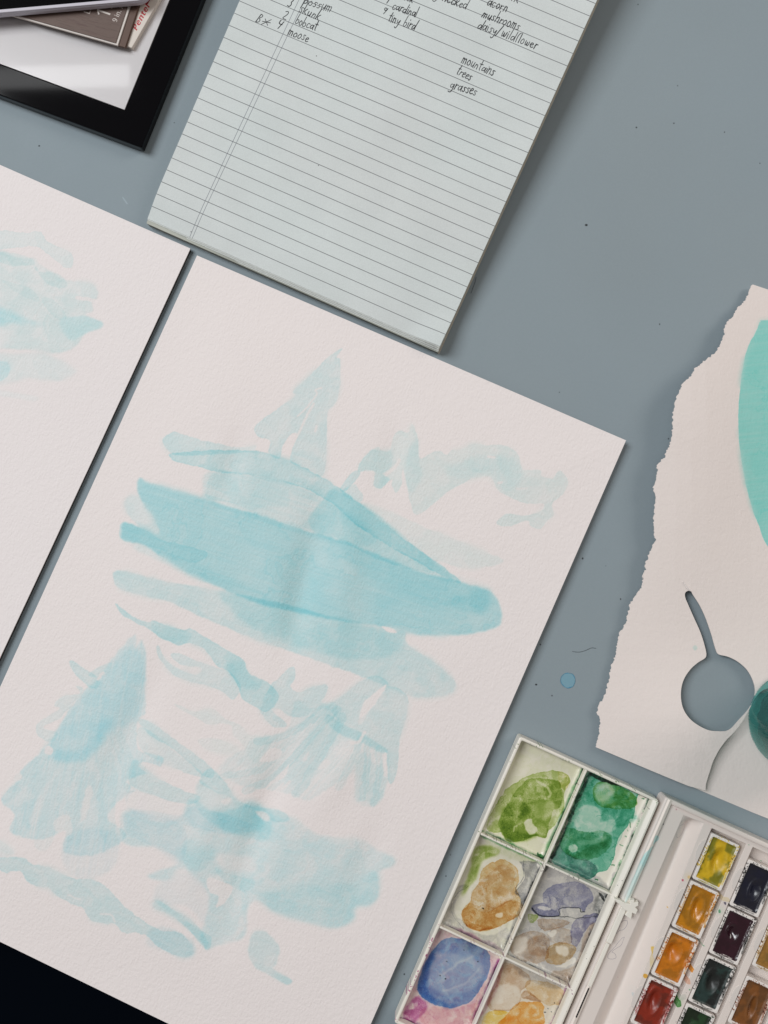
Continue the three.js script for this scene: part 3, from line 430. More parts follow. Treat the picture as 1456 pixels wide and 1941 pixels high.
  for (let i = 0; i < p.count; i++) uv.setXY(i, (p.getX(i) + p.getZ(i)) * 4, p.getY(i) * 1000 / 5);
  part('page_stack', stack, mat([0.9, 0.9, 0.86], 0.9, { map: edgeStripes }), pad);
  part('cardboard_back', slab(rect(-0.2, -NH, NW + 0.8, 3.0, 0.6, 2), 1.6, 1.6, 0.2), mat([0.46, 0.43, 0.37], 0.9), pad);
}

// ------------------------------------------------------------------ torn paper with a cut-out, the scrap under it, the glass
{
  const hf = (x, z) => {                                    // height of the torn sheet above the table, mm
    const a = at(1290, 760, 0), b = at(1318, 1385, 0), c = at(1260, 1060, 0), q = (p, rx, rz) => Math.exp(-(((x - p.x) / rx) ** 2) - (((z - p.z) / rz) ** 2));
    return 0.5 + 12 * q(a, 0.05, 0.085) + 8.5 * q(b, 0.05, 0.042) + 4 * q(c, 0.045, 0.06) + 0.8 * fbm(x * 20 + 5, z * 20 + 5, 2);
  };
  const place = (px, py) => { let p = at(px, py, 2); for (let i = 0; i < 4; i++) p = at(px, py, hf(p.x, p.z)); return [p.x * 1000, p.z * 1000]; };
  const V5 = from(1080, 540, 3.465), V6 = from(1000, 1080, 3.193), V4 = from(1300, 1240, 6.47), num = (s, v) => s.trim().split(/\s+/).map((q) => place(...v(q.split(',').map(Number))));
  const ragged = (pts, amp, step) => {                      // fibres along a torn edge
    const out = [];
    for (let i = 0; i < pts.length - 1; i++) { const [a, b] = [pts[i], pts[i + 1]], L = Math.hypot(b[0] - a[0], b[1] - a[1]), n = Math.max(1, Math.round(L / step)); for (let k = 0; k < n; k++) { const f = k / n, r = (rnd() - 0.5) * amp + (noise(i * 3.1 + k * 0.7, 5) - 0.5) * amp; out.push([a[0] + (b[0] - a[0]) * f - (b[1] - a[1]) / L * r, a[1] + (b[1] - a[1]) * f + (b[0] - a[0]) / L * r]); } }
    return out;
  };
  const torn = ragged([...num('1200,0 1165,70 1140,120 1090,165 1070,205 1030,250 1010,290 1015,320 990,390 960,440 900,490 820,550 790,600 735,660 700,740 680,830 675,900 665,1020 620,1130 575,1185 570,1260 550,1330 560,1400 550,1560 560,1680 520,1770 490,1840 500,1870 475,1900 480,1941', V5), ...num('700,30 690,100 650,160 620,210 600,290 590,330 555,380 545,440 530,520 505,590 485,690 460,770 430,820 420,860 440,900 430,1000 410,1070', V6)], 0.9, 0.9);
  const spline = (pts, n, closed) => new THREE.CatmullRomCurve3(pts.map((p) => new THREE.Vector3(p[0], p[1], 0)), closed, 'centripetal').getPoints(n).slice(0, closed ? n : n + 1).map((p) => [p.x, p.y]);
  const rest = [...num('412,1072 970,1306 1075,1333', V6), ...spline(num('240,1600 262,1520 285,1450 330,1310 370,1230 410,1160 500,1040 555,985 640,890 720,770 790,640 850,530 940,440 1100,400', V4), 60), ...num('1900,-300 1900,-600', V6), ...num('1600,130', V5)];
  const hole = spline(num('952,140 966,128 985,128 1000,152 1040,215 1075,290 1110,390 1136,480 1150,508 1210,525 1270,555 1330,610 1365,680 1375,740 1360,800 1330,850 1280,905 1215,970 1150,976 1095,970 1040,945 985,905 945,850 928,790 928,720 945,660 985,600 1030,560 1075,530 1080,510 1070,460 1045,380 1005,290 970,210 952,165', V6), 150, true);
  let g = new THREE.ExtrudeGeometry(shapeOf([...torn, ...rest], [hole]), { depth: 0.7, bevelEnabled: false });
  g = refine(g, 5);
  g.rotateX(Math.PI / 2); g.scale(0.001, 0.001, 0.001);
  { const p = g.attributes.position; for (let i = 0; i < p.count; i++) p.setY(i, p.getY(i) + (hf(p.getX(i), p.getZ(i)) + 0.7) / 1000); }
  g = toCreasedNormals(mergeVertices(g, 1e-6), 0.8);
  const x0 = 120, z0 = -180, w = new Watercolour(1100, 2000, 4.6, [0.81, 0.722, 0.685], (px, py) => place(px, py), [x0, z0]);
  w.zoom(1080, 540, 3.465).stroke('1303,232 1250,245 1230,290 1205,340 1180,380 1150,470 1130,580 1115,700 1105,850 1108,1000 1125,1150 1150,1290 1190,1450 1240,1580 1303,1722 1500,1900 1900,1800 2000,800 1800,200', { d: 1.0, c: [1.06, 0.12, 0.16], j: 0.2, ek: 0.12, mottle: 0.12, s: 0.1 });
  w.zoom(1000, 1080, 3.193).stroke('998,470 1012,456 1027,470 1013,487', { d: 0.35, c: [0.8, 0.15, 0.2], j: 0.1 });
  const m = mat([1, 1, 1], 0.95, { map: w.map(), bumpMap: grainFor(1100 / 4.6, 2000 / 4.6), bumpScale: 0.0002 });
  const s = thing('torn_paper', 'torn cream watercolor paper with a cherry-shaped cut-out and part of a teal painted oval', 'paper');
  part('sheet', planar(g, x0, z0, 1100 / 4.6, 2000 / 4.6), m, s);
  part('cut_sliver', new THREE.TubeGeometry(new THREE.CatmullRomCurve3([[940, 72], [955, 95], [968, 112], [982, 128]].map((q) => { const p = place(...V6(q)); return new THREE.Vector3(p[0] / 1000, (hf(p[0] / 1000, p[1] / 1000) + 1.1) / 1000, p[1] / 1000); })), 12, 0.0003, 5), mat([0.85, 0.8, 0.78], 0.9), s);

  const flat = (q) => { const p = at(...V4(q), 0.6); return [p.x * 1000, p.z * 1000]; };
  const scrap = slab([[20, 1590], [60, 1618], [225, 1690], [520, 1815], [820, 1941], [2600, 2650], [2600, -100], [940, -100], [880, 480], [845, 570], [772, 694], [682, 818], [555, 962], [350, 1100], [150, 1350]].map(flat), 0.7, 0.4, 0);
  const sm = mat([0.79, 0.705, 0.67], 0.95, { bumpMap: grainFor(128, 128), bumpScale: 0.0002 });
  part('paper_scrap', planar(scrap, 0, 0, 128, 128), sm, scene, { label: 'plain cream paper lying under the torn sheet beside the teal glass', category: 'paper' });

  // a pressed teal glass at the frame's right edge
  const c = at(1509, 1364, 2), R = 31.5, glass = thing('teal_glass', 'ribbed teal drinking glass standing on the paper at the right edge', 'glass', [c.x, 0.0026, c.z]);
  const ribbed = (prof, amp, n = 110) => {
    const g2 = new THREE.LatheGeometry(prof.map(([r, y]) => new THREE.Vector2(r / 1000, y / 1000)), 220), p = g2.attributes.position;
    for (let i = 0; i < p.count; i++) { const x = p.getX(i), z = p.getZ(i), r = Math.hypot(x, z); if (r < 0.012) continue; const a = Math.atan2(z, x), f = 1 + amp / R * (Math.sin(a * n / 2 + p.getY(i) * 260) + 1.4 * (noise(a * 20 + 70, p.getY(i) * 900) - 0.5)); p.setX(i, x * f); p.setZ(i, z * f); }
    g2.computeVertexNormals(); return g2;
  };
  const gm = mat([0.32, 0.68, 0.66], 0.05, { transmission: 0.95, ior: 1.5, thickness: 0, specularIntensity: 0.6 });
  const outer = [[0, 0.4], [20, 0.2], [R - 2, 0.6], [R, 2.5]], inner = [[0, 6], [18, 6], [R - 5, 7]];
  for (let y = 5; y <= 96; y += 3) outer.push([R + 0.06 * y * 0.35 + (y > 90 ? -0.3 : 0), y]);
  for (let y = 9; y <= 96; y += 6) inner.push([R - 3 + 0.02 * y, y]);
  part('outer_wall', ribbed(outer, 0.2, 230), gm, glass); part('inner_wall', ribbed(inner, 0.5, 34), gm, glass);
  const rim = new THREE.TorusGeometry((R + 0.4) / 1000, 0.0014, 10, 90); rim.rotateX(Math.PI / 2); rim.translate(0, 0.097, 0); part('rim', rim, gm, glass);
}
// ------------------------------------------------------------------ drop of paint and hairs on the table
{
  const c = at(1077, 1290, 0), drop = thing('paint_drop', 'dried round blue paint drop on the table between torn paper and painting', 'paint drop', [c.x, 0, c.z]);
  const disc = (r, h, j, ph) => { const pts = []; for (let i = 0; i < 64; i++) { const a = i / 64 * 2 * Math.PI, q = r * (1 + j * (noise(Math.cos(a) * 2.4 + ph, Math.sin(a) * 2.4 + ph) - 0.5)); pts.push([q * Math.cos(a), q * Math.sin(a) * 1.04]); } return pts; };
  part('film', slab(disc(4.5, 0, 0.12, 4), 0.2, 0.17, 0), mat([0.2, 0.36, 0.44], 0.3), drop);
  part('ring', slab(disc(4.75, 0, 0.14, 4), 0.26, 0.23, 0, [disc(4.4, 0, 0.24, 4.3)]), mat([0.07, 0.25, 0.38], 0.4), drop);
  for (const [i, s] of ['1085,1235 1098,1236 1110,1233 1122,1228 1130,1229', '893,556 897,545 901,534 903,525'].entries()) {
    const pts = s.split(' ').map((q) => { const p = at(...q.split(',').map(Number), 0.3); return new THREE.Vector3(p.x, 0.00022, p.z); });
    const h = part('hair', new THREE.TubeGeometry(new THREE.CatmullRomCurve3(pts), 30, 0.00012, 5), mat([0.06, 0.06, 0.07], 0.6), scene, { label: i ? 'short fine hair on the table beside the notepad corner' : 'curved fine hair on the table above the blue paint drop', category: 'hair' });
    h.name = numbered('hair');
  }
}

// ------------------------------------------------------------------ light pad with things on it
{
  const T = 8, turn = rad(21.4), c = at(268, 280, T), pad = thing('light_pad', 'black framed glass light pad with white panel in the top left corner', 'light pad', [c.x, 0, c.z], -turn);
  const wc = loc(pad, 236, 208, T), W = 330, H = 260, e = 1.6;
  const panel = rect(-W - wc[0] * 0, -H, wc[0], wc[1]);
  part('bezel', slab(rect(-W - 40, -H - 40, 0, 0, 1.3, 3), T, T - 1.5, 0.8, [rect(-W, -H, wc[0], wc[1])]), mat([0.0015, 0.0015, 0.0025], 0.05, { ior: 1.5, specularIntensity: 0.5 }), pad);
  part('white_panel', slab(rect(-W + 0.1, -H + 0.1, wc[0] - 0.1, wc[1] - 0.1), T - 0.03, 2, 0), mat([0.66, 0.635, 0.645], 0.16, { clearcoat: 1, clearcoatRoughness: 0.04 }), pad);
  part('back_shell', slab(rect(-W - 38, -H - 38, -1, -1, 3, 4), T - 1.5, T - 1.5, 0.6), mat([0.13, 0.13, 0.13], 0.5), pad);

  // white pencil packet, then the drawing pad on it
  const view = from(130, 0, 7.28), frame = (name, label, cat, p0, p1, h) => { const a = at(...view(p0), h), b = at(...view(p1), h), o = thing(name, label, cat, [a.x, 0, a.z], -Math.atan2(b.z - a.z, b.x - a.x)); return o; };
  const cover = frame('drawing_pad', 'brown covered drawing pad lying on the white light pad under the phone', 'drawing pad', [675, 618], [0, 428], 14);  // u runs left along its near edge, so v runs away
  const cw = 1024, ch = 1024, cv = document.createElement('canvas'); cv.width = cw; cv.height = ch; const g = cv.getContext('2d'), k = 8;   // 128 mm square at the corner
  g.fillStyle = '#635048'; g.fillRect(0, 0, cw, ch);
  for (let i = 0; i < 2600; i++) { g.fillStyle = `rgba(${40 + 40 * rnd() | 0},${28 + 20 * rnd() | 0},${24 + 16 * rnd() | 0},0.16)`; g.fillRect(rnd() * cw, rnd() * ch, 10 + 70 * rnd(), 2 + 2 * rnd()); }
  g.fillStyle = '#d8d0ca';
  const print = (text, size, a, b, font = 'sans-serif') => { const p = loc(cover, ...view(a), 14), q = loc(cover, ...view(b), 14), P = [p[0] * k, (p[1]) * k], Q = [q[0] * k, q[1] * k]; g.save(); g.translate(P[0], P[1]); g.rotate(Math.atan2(Q[1] - P[1], Q[0] - P[0])); g.font = `${size * k}px ${font}`; g.fillText(text, 0, 0); g.restore(); };
  // on the flat of the cover v is positive away from the near edge
  print('15', 13.5, [545, 275], [655, 0]); print('9 in. x 12 in.', 4.6, [660, 312], [775, 60]); print('Lb', 6, [285, 205], [350, 40]);
  const t = new THREE.CanvasTexture(cv); t.flipY = false; t.colorSpace = THREE.SRGBColorSpace; t.wrapS = t.wrapT = THREE.MirroredRepeatWrapping;
  const brown = mat([1, 1, 1], 0.6, { map: t }), whiteEdge = mat([0.72, 0.66, 0.62], 0.8), dark = mat([0.11, 0.062, 0.045], 0.6);
  // the pad's own frame: find which way the sheet lies
  const inner = loc(cover, 150, 20, 14), sv = Math.sign(inner[1]), V = (a) => sv * a, box = (u0, v0, u1, v1) => rect(Math.min(u0, u1), Math.min(V(v0), V(v1)), Math.max(u0, u1), Math.max(V(v0), V(v1)));
  part('cover', planar(slab(box(1.6, 0.9, 190, 150), 14, 0.6, 0.1), 0, 0, 128, 128), brown, cover);
  part('page_stack', slab(box(0.2, 0, 189, 150), 13.4, 1.2, 0), whiteEdge, cover);
  part('back_cover', slab(box(-5.2, 0.3, 188, 150), 12.2, 0.9, 0.2), dark, cover);
  part('spine', slab(box(-4.9, 0.4, -0.4, 150), 12.8, 0.7, 0.2), dark, cover);
  const pk = frame('pencil_packet', 'white packet with red lettering sticking out beside the brown drawing pad', 'packet', [872, 664], [1250, 0], 11.1);
  const pc = document.createElement('canvas'); pc.width = 1024; pc.height = 512; const pg = pc.getContext('2d'); pg.fillStyle = '#d9cfc6'; pg.fillRect(0, 0, 1024, 512);
  pg.fillStyle = '#b0202a'; pg.save();
  { const a = loc(pk, ...view([935, 435]), 11.2), b = loc(pk, ...view([1125, 85]), 11.2); pg.translate(a[0] * 10, (a[1] + 26) * 10); pg.rotate(Math.atan2(b[1] - a[1], b[0] - a[0])); pg.font = 'italic bold 54px sans-serif'; pg.scale(Math.hypot(b[0] - a[0], b[1] - a[1]) * 10 / pg.measureText('Pentel').width, 1); pg.fillText('Pentel', 0, 0); }
  pg.restore(); pg.fillStyle = '#8c2a2c'; { const a = loc(pk, ...view([1120, 90]), 11.2); pg.fillRect(a[0] * 10 + 4, (a[1] + 26) * 10 - 40, 60, 20); pg.fillRect(a[0] * 10 + 45, (a[1] + 26) * 10 - 90, 20, 70); }
  const pt = new THREE.CanvasTexture(pc); pt.flipY = false; pt.colorSpace = THREE.SRGBColorSpace;
  part('sleeve', planar(slab(rect(0, -24, 100, 0, 0.6, 2), 11.2, 3.1, 0.3), 0, -26, 102.4, 51.2), mat([1, 1, 1], 0.55, { map: pt }), pk);

  // phone in its pale case, lying across the pads
  const P = (px, py) => { const p = at(px, py, 19); return [p.x * 1000, p.z * 1000]; }, a = P(0, 24), b = P(262, 1), ang = Math.atan2(b[1] - a[1], b[0] - a[0]), corner = P(288, 1);
  const ph = thing('phone', 'black phone in a pale lavender case at the top left corner above the drawing pad', 'phone', [corner[0] / 1000, 0, corner[1] / 1000], -ang);
  part('case', slab(rect(-150, -75, 0, 0, 10, 10), 19, 4.2, 1.2, [], 4), mat([0.53, 0.5, 0.56], 0.45), ph);
  part('case_lip', slab(rect(-149.6, -74.6, -0.4, -0.4, 9.6, 10), 19.6, 1.4, 0.3, [rect(-147.4, -72.4, -2.6, -2.6, 7.5, 10)]), mat([0.56, 0.53, 0.59], 0.45), ph);
  part('screen', slab(rect(-147.3, -72.3, -2.7, -2.7, 7.4, 10), 19.25, 0.5, 0.1), mat([0.002, 0.002, 0.0025], 0.12, { specularIntensity: 0.25 }), ph);
}
// ------------------------------------------------------------------ the folding paint box
const boxTurn = rad(24.2), boxO = at(985.3, 1397.3, 11);
const box = thing('paint_box', 'open white plastic watercolor box with paint-stained mixing wells and a row tray', 'paint box', [boxO.x, 0, boxO.z], -boxTurn);
const specks = (() => {                                     // spatter and dirt for the tray, and for the lid's rim: 120 x 205 mm each
  const make = (s, paper) => { seedState = s; return new Watercolour(1024, 1760, 1024 / 120, paper, (x, y) => loc(box, x, y, 11), [s === 11 ? -2 : 96, -6]); };
  const tray = make(21, [0.78, 0.70, 0.65]), lid = make(11, [0.85, 0.80, 0.715]);
  tray.dots(70, 96, -5, 216, 195, 0.1, 0.45, [1, 1, 0.9], 1.3).dots(16, 126, 0, 186, 195, 0.25, 1.1, [0.1, 0.7, 2.4], 0.7).dots(14, 150, 0, 190, 195, 0.3, 1.0, [1.6, 0.7, 1.2], 0.8).dots(8, 100, 0, 132, 195, 0.2, 0.6, [0.4, 1.2, 0.9], 0.6);
  tray.zoom(1056, 1500, 3.64);
  for (const [s, c, d] of [['600,1260 625,1268 615,1290 595,1280', [0.05, 0.6, 2.4], 0.8], ['655,1080 690,1070 690,1110 660,1120', [0.05, 0.4, 2.0], 0.7], ['655,1115 680,1120 660,1190 640,1230 655,1260 640,1180', [0.1, 0.3, 1.2], 0.4], ['885,1300 910,1290 918,1330 885,1320', [0.1, 0.8, 1.2], 0.5], ['925,1210 945,1225 950,1250 915,1240', [0.02, 1, 3], 0.8], ['825,1445 850,1440 855,1480 825,1485', [2, 0.9, 2], 1.0], ['840,1415 885,1400 890,1430 850,1440', [0.7, 0.5, 0.6], 0.25], ['1140,730 1180,735 1190,760 1130,750', [0.1, 0.3, 1.2], 0.3], ['1115,820 1125,815 1130,835 1118,838', [2, 0.8, 1.4], 1], ['1150,765 1165,765 1162,785', [1.5, 1.5, 1.2], 1.2], ['900,585 915,580 915,600 902,600', [0.05, 0.6, 2.2], 0.7], ['860,608 875,608 870,622', [0.3, 2, 1.5], 0.8], ['520,1400 545,1395 530,1430', [0.8, 0.3, 0.1], 0.3], ['700,330 670,300 640,420 560,570 490,720 460,750 500,640 600,420', [1.1, 0.2, 0.1], 0.42]]) tray.stroke(s, { d, c, j: 0.15, ek: 0.6, e: 0.5, s: 0.1, wet: 0.2 });
  for (const s of ['480,890 485,910 460,950 430,960 410,985 445,900 480,890', '465,1005 440,1060 400,1090 380,1110 400,1120 405,1150 360,1155 350,1130 400,1070 440,1020 465,1005', '850,240 890,240 905,280 880,330 840,330 830,290']) tray.stroke(s, { d: 0.8, c: [0.9, 0.9, 0.7], line: 0.22, j: 0.2, s: 0.05, ek: 0, wet: 0 });
  lid.dots(46, -1, -1, 95, 1.6, 0.12, 0.5, [1.4, 1.0, 1.5], 1.2).dots(34, -1, -1, 1.8, 110, 0.12, 0.5, [1.3, 1.1, 1.5], 1.1).dots(50, -1, 128, 1.8, 196, 0.2, 0.7, [0.7, 1.8, 1.1], 1.1).dots(30, 91, 0, 96, 195, 0.1, 0.4, [1, 1, 1], 1).dots(40, 45.5, 0, 48.5, 195, 0.1, 0.5, [1, 1.1, 1], 1).dots(120, 0, 64.8, 95, 67.5, 0.1, 0.4, [1.2, 1.2, 1.2], 1).dots(120, 0, 128.8, 95, 131.5, 0.1, 0.4, [1, 1.5, 1.1], 1);
  return { tray: tray.map(), lid: lid.map() };
})();
seedState = 501;
{
  const plastic = mat([1, 1, 1], 0.36, { map: specks.lid }), L = (g) => planar(g, -2, -6, 120, 1760 / (1024 / 120)), FLOOR = 3, TOP = 11;
  const lid = part('lid', L(slab(rect(0, -0.5, 95.4, 196, 1.6, 3), TOP, TOP - 0.5, 0.7, [rect(2.1, 1.4, 91.6, 193.9, 0.8, 2)])), plastic, box);
  part('lid_floor', L(slab(rect(1, 0.5, 95, 195, 1, 2), 1.2, 1.2, 0)), plastic, lid);
  part('divider', L(slab(rect(46.1, 1.2, 47.4, 194, 0, 0), TOP - 0.6, TOP - 2, 0.3)), plastic, lid);
  for (const v of [65.4, 129.4]) for (const [a, b] of [[2, 46.2], [47.3, 91.8]]) part('divider', L(slab(rect(a, v, b, v + 1.3), TOP - 0.7, TOP - 2.1, 0.3)), plastic, lid);
  // paint dried in the wells: one film of pigment over the whole lid
  const w = new Watercolour(1000, 2048, 10.4, [0.80, 0.745, 0.645], (x, y) => loc(box, x, y, FLOOR + 0.4));
  const OL = [0.86, 0.58, 1.75], GR = [1.6, 0.7, 1.3], TL = [2.0, 0.62, 0.92], OC = [0.32, 0.85, 1.8], BR = [0.5, 0.9, 1.3], GY = [1.05, 1.02, 0.86], BL = [2.2, 1.12, 0.28], PK = [0.25, 0.8, 0.5], MG = [0.7, 2.1, 0.9], DK = [1.9, 1.8, 1.8], YE = [0.05, 0.35, 1.9], OR = [0.08, 0.95, 2.7];
  const fine = { j: 0.6, e: 0.6, ek: 1.1, s: 0.1, mottle: 1.15, ms: 6, tide: 0.5, wet: 1, lost: 0.12, streak: 0 }, st = (s, c, d, o = {}) => w.stroke(s, { ...fine, c, d, ...o });
  w.zoom(900, 1380, 4.044);
  st('360,80 850,310 560,1010 60,810', OL, 0.1, { s: 1, mottle: 1, ek: 0 });
  st('520,335 640,330 720,370 725,420 690,470 680,600 640,680 600,760 560,790 540,840 470,830 340,870 250,860 200,800 110,790 90,740 150,600 250,470 400,370', OL, 0.55); st('400,400 520,390 630,400 670,480 650,620 600,640 560,790 540,840 470,832 340,870 240,850 190,770 200,680 280,540', OL, 0.65, { ek: 0.35 }); st('200,680 260,590 350,560 420,640 340,720 300,790 400,810 500,810 470,832 340,870 240,850', OL, 0.7, { s: 1.4, ek: 0.1 });
  st('375,720 430,700 450,740 480,790 430,815 390,770', OL, 0, { lift: 0.8, s: 0.3 }); st('440,600 520,570 600,560 600,660 520,690 460,680', OL, 0, { lift: 0.35, s: 0.8 }); st('480,410 540,440 580,500 560,540', OL, 0, { line: 1.6, lift: 0.6, s: 0.3 }); st('300,790 305,760 330,750', OL, 0, { line: 1, lift: 0.6 });
  st('640,330 720,370 730,420 690,470 650,440', [0.3, 0.35, 1.4], 0.35, { s: 0.4 }); st('850,340 560,1010 520,1000 800,360', GR, 0.55, { s: 1.2, mottle: 1 }); st('60,830 520,1035 510,1000 120,810', GR, 0.5, { s: 0.9, mottle: 1.2 }); st('180,575 205,520 220,550 200,580', OL, 0.8, { line: 0.3, ek: 0 }); st('470,960 510,965 530,985 490,990', GR, 1.2);
  // green well
  st('880,350 1000,370 1230,480 1240,560 1220,680 1190,690 1170,760 1100,850 1080,920 1060,1010 1010,1080 960,1100 880,1150 740,1090 580,1010 640,900', TL, 0.75, { mottle: 0.6, j: 0.6 });
  st('870,340 940,380 900,470 990,600 1200,620 1230,700 1100,760 980,700 960,620 860,590 800,640 740,760 780,520', TL, 0.5, { s: 1.2, ek: 0.1 });
  st('930,430 1010,410 1080,430 1200,490 1240,560 1225,610 1100,620 1000,610 930,570 910,500', [0.9, 0.5, 1.5], 0.75, { ek: 0.8 }); st('940,440 1040,420 1070,490 1000,560 930,560', TL, 0, { lift: 0.6, s: 1.4 });
  st('760,640 860,590 930,600 970,660 960,720 1060,700 1080,780 1000,800 880,800 800,810 770,740 740,700', TL, 0, { lift: 0.55, s: 0.6 });
  st('660,860 720,770 850,800 1000,790 1050,840 1030,920 960,980 840,1015 720,980 660,920', GR, 0.55, { ek: 0.4 }); st('700,930 860,920 1000,850 1020,890 940,960 820,1000 720,980', GR, 0.5, { s: 1.2, ek: 0 }); st('720,910 750,890 790,910 770,950 730,945', GR, 0, { lift: 0.7, s: 0.3 }); st('800,880 900,870 1000,840', GR, 0, { line: 3, lift: 0.35, s: 0.8 });
  st('580,1010 640,900 720,980 880,1020 940,1090 880,1150 740,1090', GY, 0.45, { s: 0.5 }); st('1060,760 1140,740 1180,690 1110,860 1080,900', TL, 0.2); st('880,345 1040,400 1370,560 1340,540 1290,510 1200,470 960,400', DK, 1.1, { s: 0.3, ek: 0 }); st('870,345 560,1020 590,1020 890,370', DK, 0.9, { s: 0.3, ek: 0 }); st('1330,590 1340,560 1200,900 1100,1080 1050,1260 1020,1230 1080,1160 1110,1060', BR, 0.5, { s: 0.4 });
  for (const s of ['1050,1050 1070,1050 1065,1062', '1280,540 1295,540 1285,550', '1155,830 1165,830 1160,842', '925,1160 945,1160 940,1170', '1190,720 1196,770', '1170,780 1176,800', '1110,890 1140,905', '1250,710 1256,715']) st(s, [1.6, 0.8, 1.3], 1.2, { line: 0.5, ek: 0, j: 0.3 });
  // ochre well
  w.zoom(740, 1600, 3.309);
  st('540,0 930,150 715,700 330,520', [0.35, 0.3, 0.55], 0.25, { s: 1, mottle: 1.2, ek: 0 }); st('540,20 640,20 680,50 570,110 540,200 490,260 450,320 500,180 520,80', OL, 0.75, { s: 1.6, mottle: 1.2 });
  st('690,100 740,110 790,150 800,230 790,290 830,390 800,440 730,490 640,530 540,540 470,500 450,430 500,360 510,300 560,240 590,150', OC, 0.5); st('690,130 760,160 790,190 775,270 790,330 730,370 610,425 540,410 505,360 520,290 590,220', BR, 0.22, { ek: 0.8 }); st('450,430 500,370 540,410 610,425 760,350 830,390 800,440 730,490 640,530 540,540 470,500', OC, 0.35); st('460,470 520,500 640,520 560,545 480,515', OC, 0.5, { s: 0.6 });
  st('660,440 700,430 700,455 670,460', OC, 0, { lift: 0.75, s: 0.4 }); st('578,398 588,396 590,404', DK, 1.6, { s: 0.2 }); st('820,110 940,140 830,400 820,340 780,300 840,220 830,140', GY, 0.55, { mottle: 1, s: 0.4 }); st('380,300 480,260 420,330 400,420 470,500 540,560 640,570 740,540 700,690 340,520', GY, 0.26, { mottle: 1.2, s: 0.8 }); st('830,100 835,200 785,290 815,330 815,400', GY, 0.9, { line: 0.35, ek: 0 }); st('490,265 420,310 380,380 400,460 460,530', GY, 0.7, { line: 0.3, ek: 0 }); st('915,130 940,125 935,150', GY, 0, { lift: 0.9, s: 0.1 }); st('330,525 520,600 700,690 690,650 540,580 380,510', [0.6, 0.9, 0.6], 0.5, { s: 0.8, mottle: 1 });
  // violet-grey and beige well
  st('980,140 1380,310 1120,890 730,700', GY, 0.36, { s: 0.8, mottle: 0.8, ek: 0 }); st('1000,270 1080,245 1180,240 1250,280 1270,340 1230,400 1210,430 1180,400 1070,405 1055,450 960,450 890,420 900,380 960,370 960,320', [0.95, 0.9, 0.45], 0.5); st('890,390 960,370 1010,405 1050,420 1055,450 960,455 900,425', [1, 0.95, 0.6], 0.35, { ek: 1.2 }); st('940,385 1005,400 990,415 930,400', DK, 0, { lift: 0.7, s: 0.2 });
  st('890,400 910,430 960,452 1060,450 1065,405 1180,400 1195,425 1225,425', DK, 1.1, { line: 0.4, ek: 0, j: 0.2 }); st('890,400 960,455 1060,452 1200,465 1290,450', DK, 0.8, { line: 0.35, ek: 0 }); st('1140,500 1180,470 1250,440 1300,440 1240,520 1200,590 1160,640 1130,610 1135,540', [0.95, 0.95, 0.5], 0.55, { ek: 0.9 }); st('1300,320 1380,310 1340,420 1270,460 1290,380', DK, 0.3, { s: 1.4, mottle: 1.6 }); st('1310,305 1335,320 1330,345', DK, 1.2, { s: 0.3 });
  st('870,440 930,450 900,490 870,480', OL, 0.5, { s: 0.4 }); st('930,470 1090,480 1120,500 1040,530 960,540', BR, 0.35); st('770,590 870,550 960,560 1000,620 990,700 940,745 860,730 780,700 750,660', BR, 0.3); st('870,600 960,570 990,640 960,700 880,680', BR, 0.28, { s: 0.9 }); st('770,600 860,590 850,660 780,690', BR, 0, { lift: 0.6, s: 1 }); st('1000,640 1080,620 1160,650 1150,700 1080,750 1000,750 970,720', OC, 0.4, { ek: 1 }); st('1040,640 1110,650 1110,700 1050,690', OC, 0, { lift: 0.8, s: 0.7 }); st('990,560 1060,520 1120,540 1140,620 1050,620 1000,610', BR, 0.25, { ek: 1, mottle: 1 }); st('990,560 1040,540 1020,590', BR, 0, { lift: 0.8, s: 0.4 }); st('1000,760 1100,770 1160,730 1140,710 1060,760', BR, 0, { lift: 0.8, s: 0.4 }); st('1220,560 1280,500 1180,790 1120,880 1000,810 1120,780 1180,700', BR, 0.35, { s: 0.8, mottle: 1 });
  // blue and pink well
  st('310,545 690,715 530,1110 90,1095', PK, 0.5, { s: 0.8, mottle: 0.9 }); st('690,730 560,1070 520,1120 620,900 660,760', MG, 1.2, { s: 0.8, mottle: 0.8 }); st('90,1060 160,960 220,1010 200,1060 120,1120', MG, 0.5, { s: 1.4 }); st('60,1100 110,1110 200,1128 60,1128', MG, 1.6, { s: 0.4 });
  st('200,1040 330,1020 400,1040 540,1000 560,1040 500,1120 220,1120', [0.1, 0.55, 0.55], 0.3, { s: 0.8 });
  st('290,640 330,600 400,590 520,610 600,650 625,730 610,830 560,910 510,980 440,1015 370,1030 300,1010 210,970 170,900 190,800 240,700', BL, 0.56, { ek: 0.4, mottle: 0.35, tide: 0.2 }); st('170,900 190,800 240,700 290,640 270,740 230,830 240,930 320,990 420,1010 370,1030 300,1010 210,970', BL, 0.42, { s: 1.4, ek: 0 }); st('280,700 400,690 560,740 570,850 480,930 320,930 240,860', BL, 0, { lift: 0.3, s: 1.6 }); st('320,820 440,740 520,700', BL, 0, { line: 1.4, lift: 0.35, s: 0.8 }); st('330,920 460,880 560,780', BL, 0, { line: 1.2, lift: 0.3, s: 0.6 }); for (const s of ['308,826 315,830', '350,736 356,738', '545,735 550,738', '345,850 350,852', '460,660 464,664']) st(s, DK, 1.0, { line: 0.7, ek: 0 });
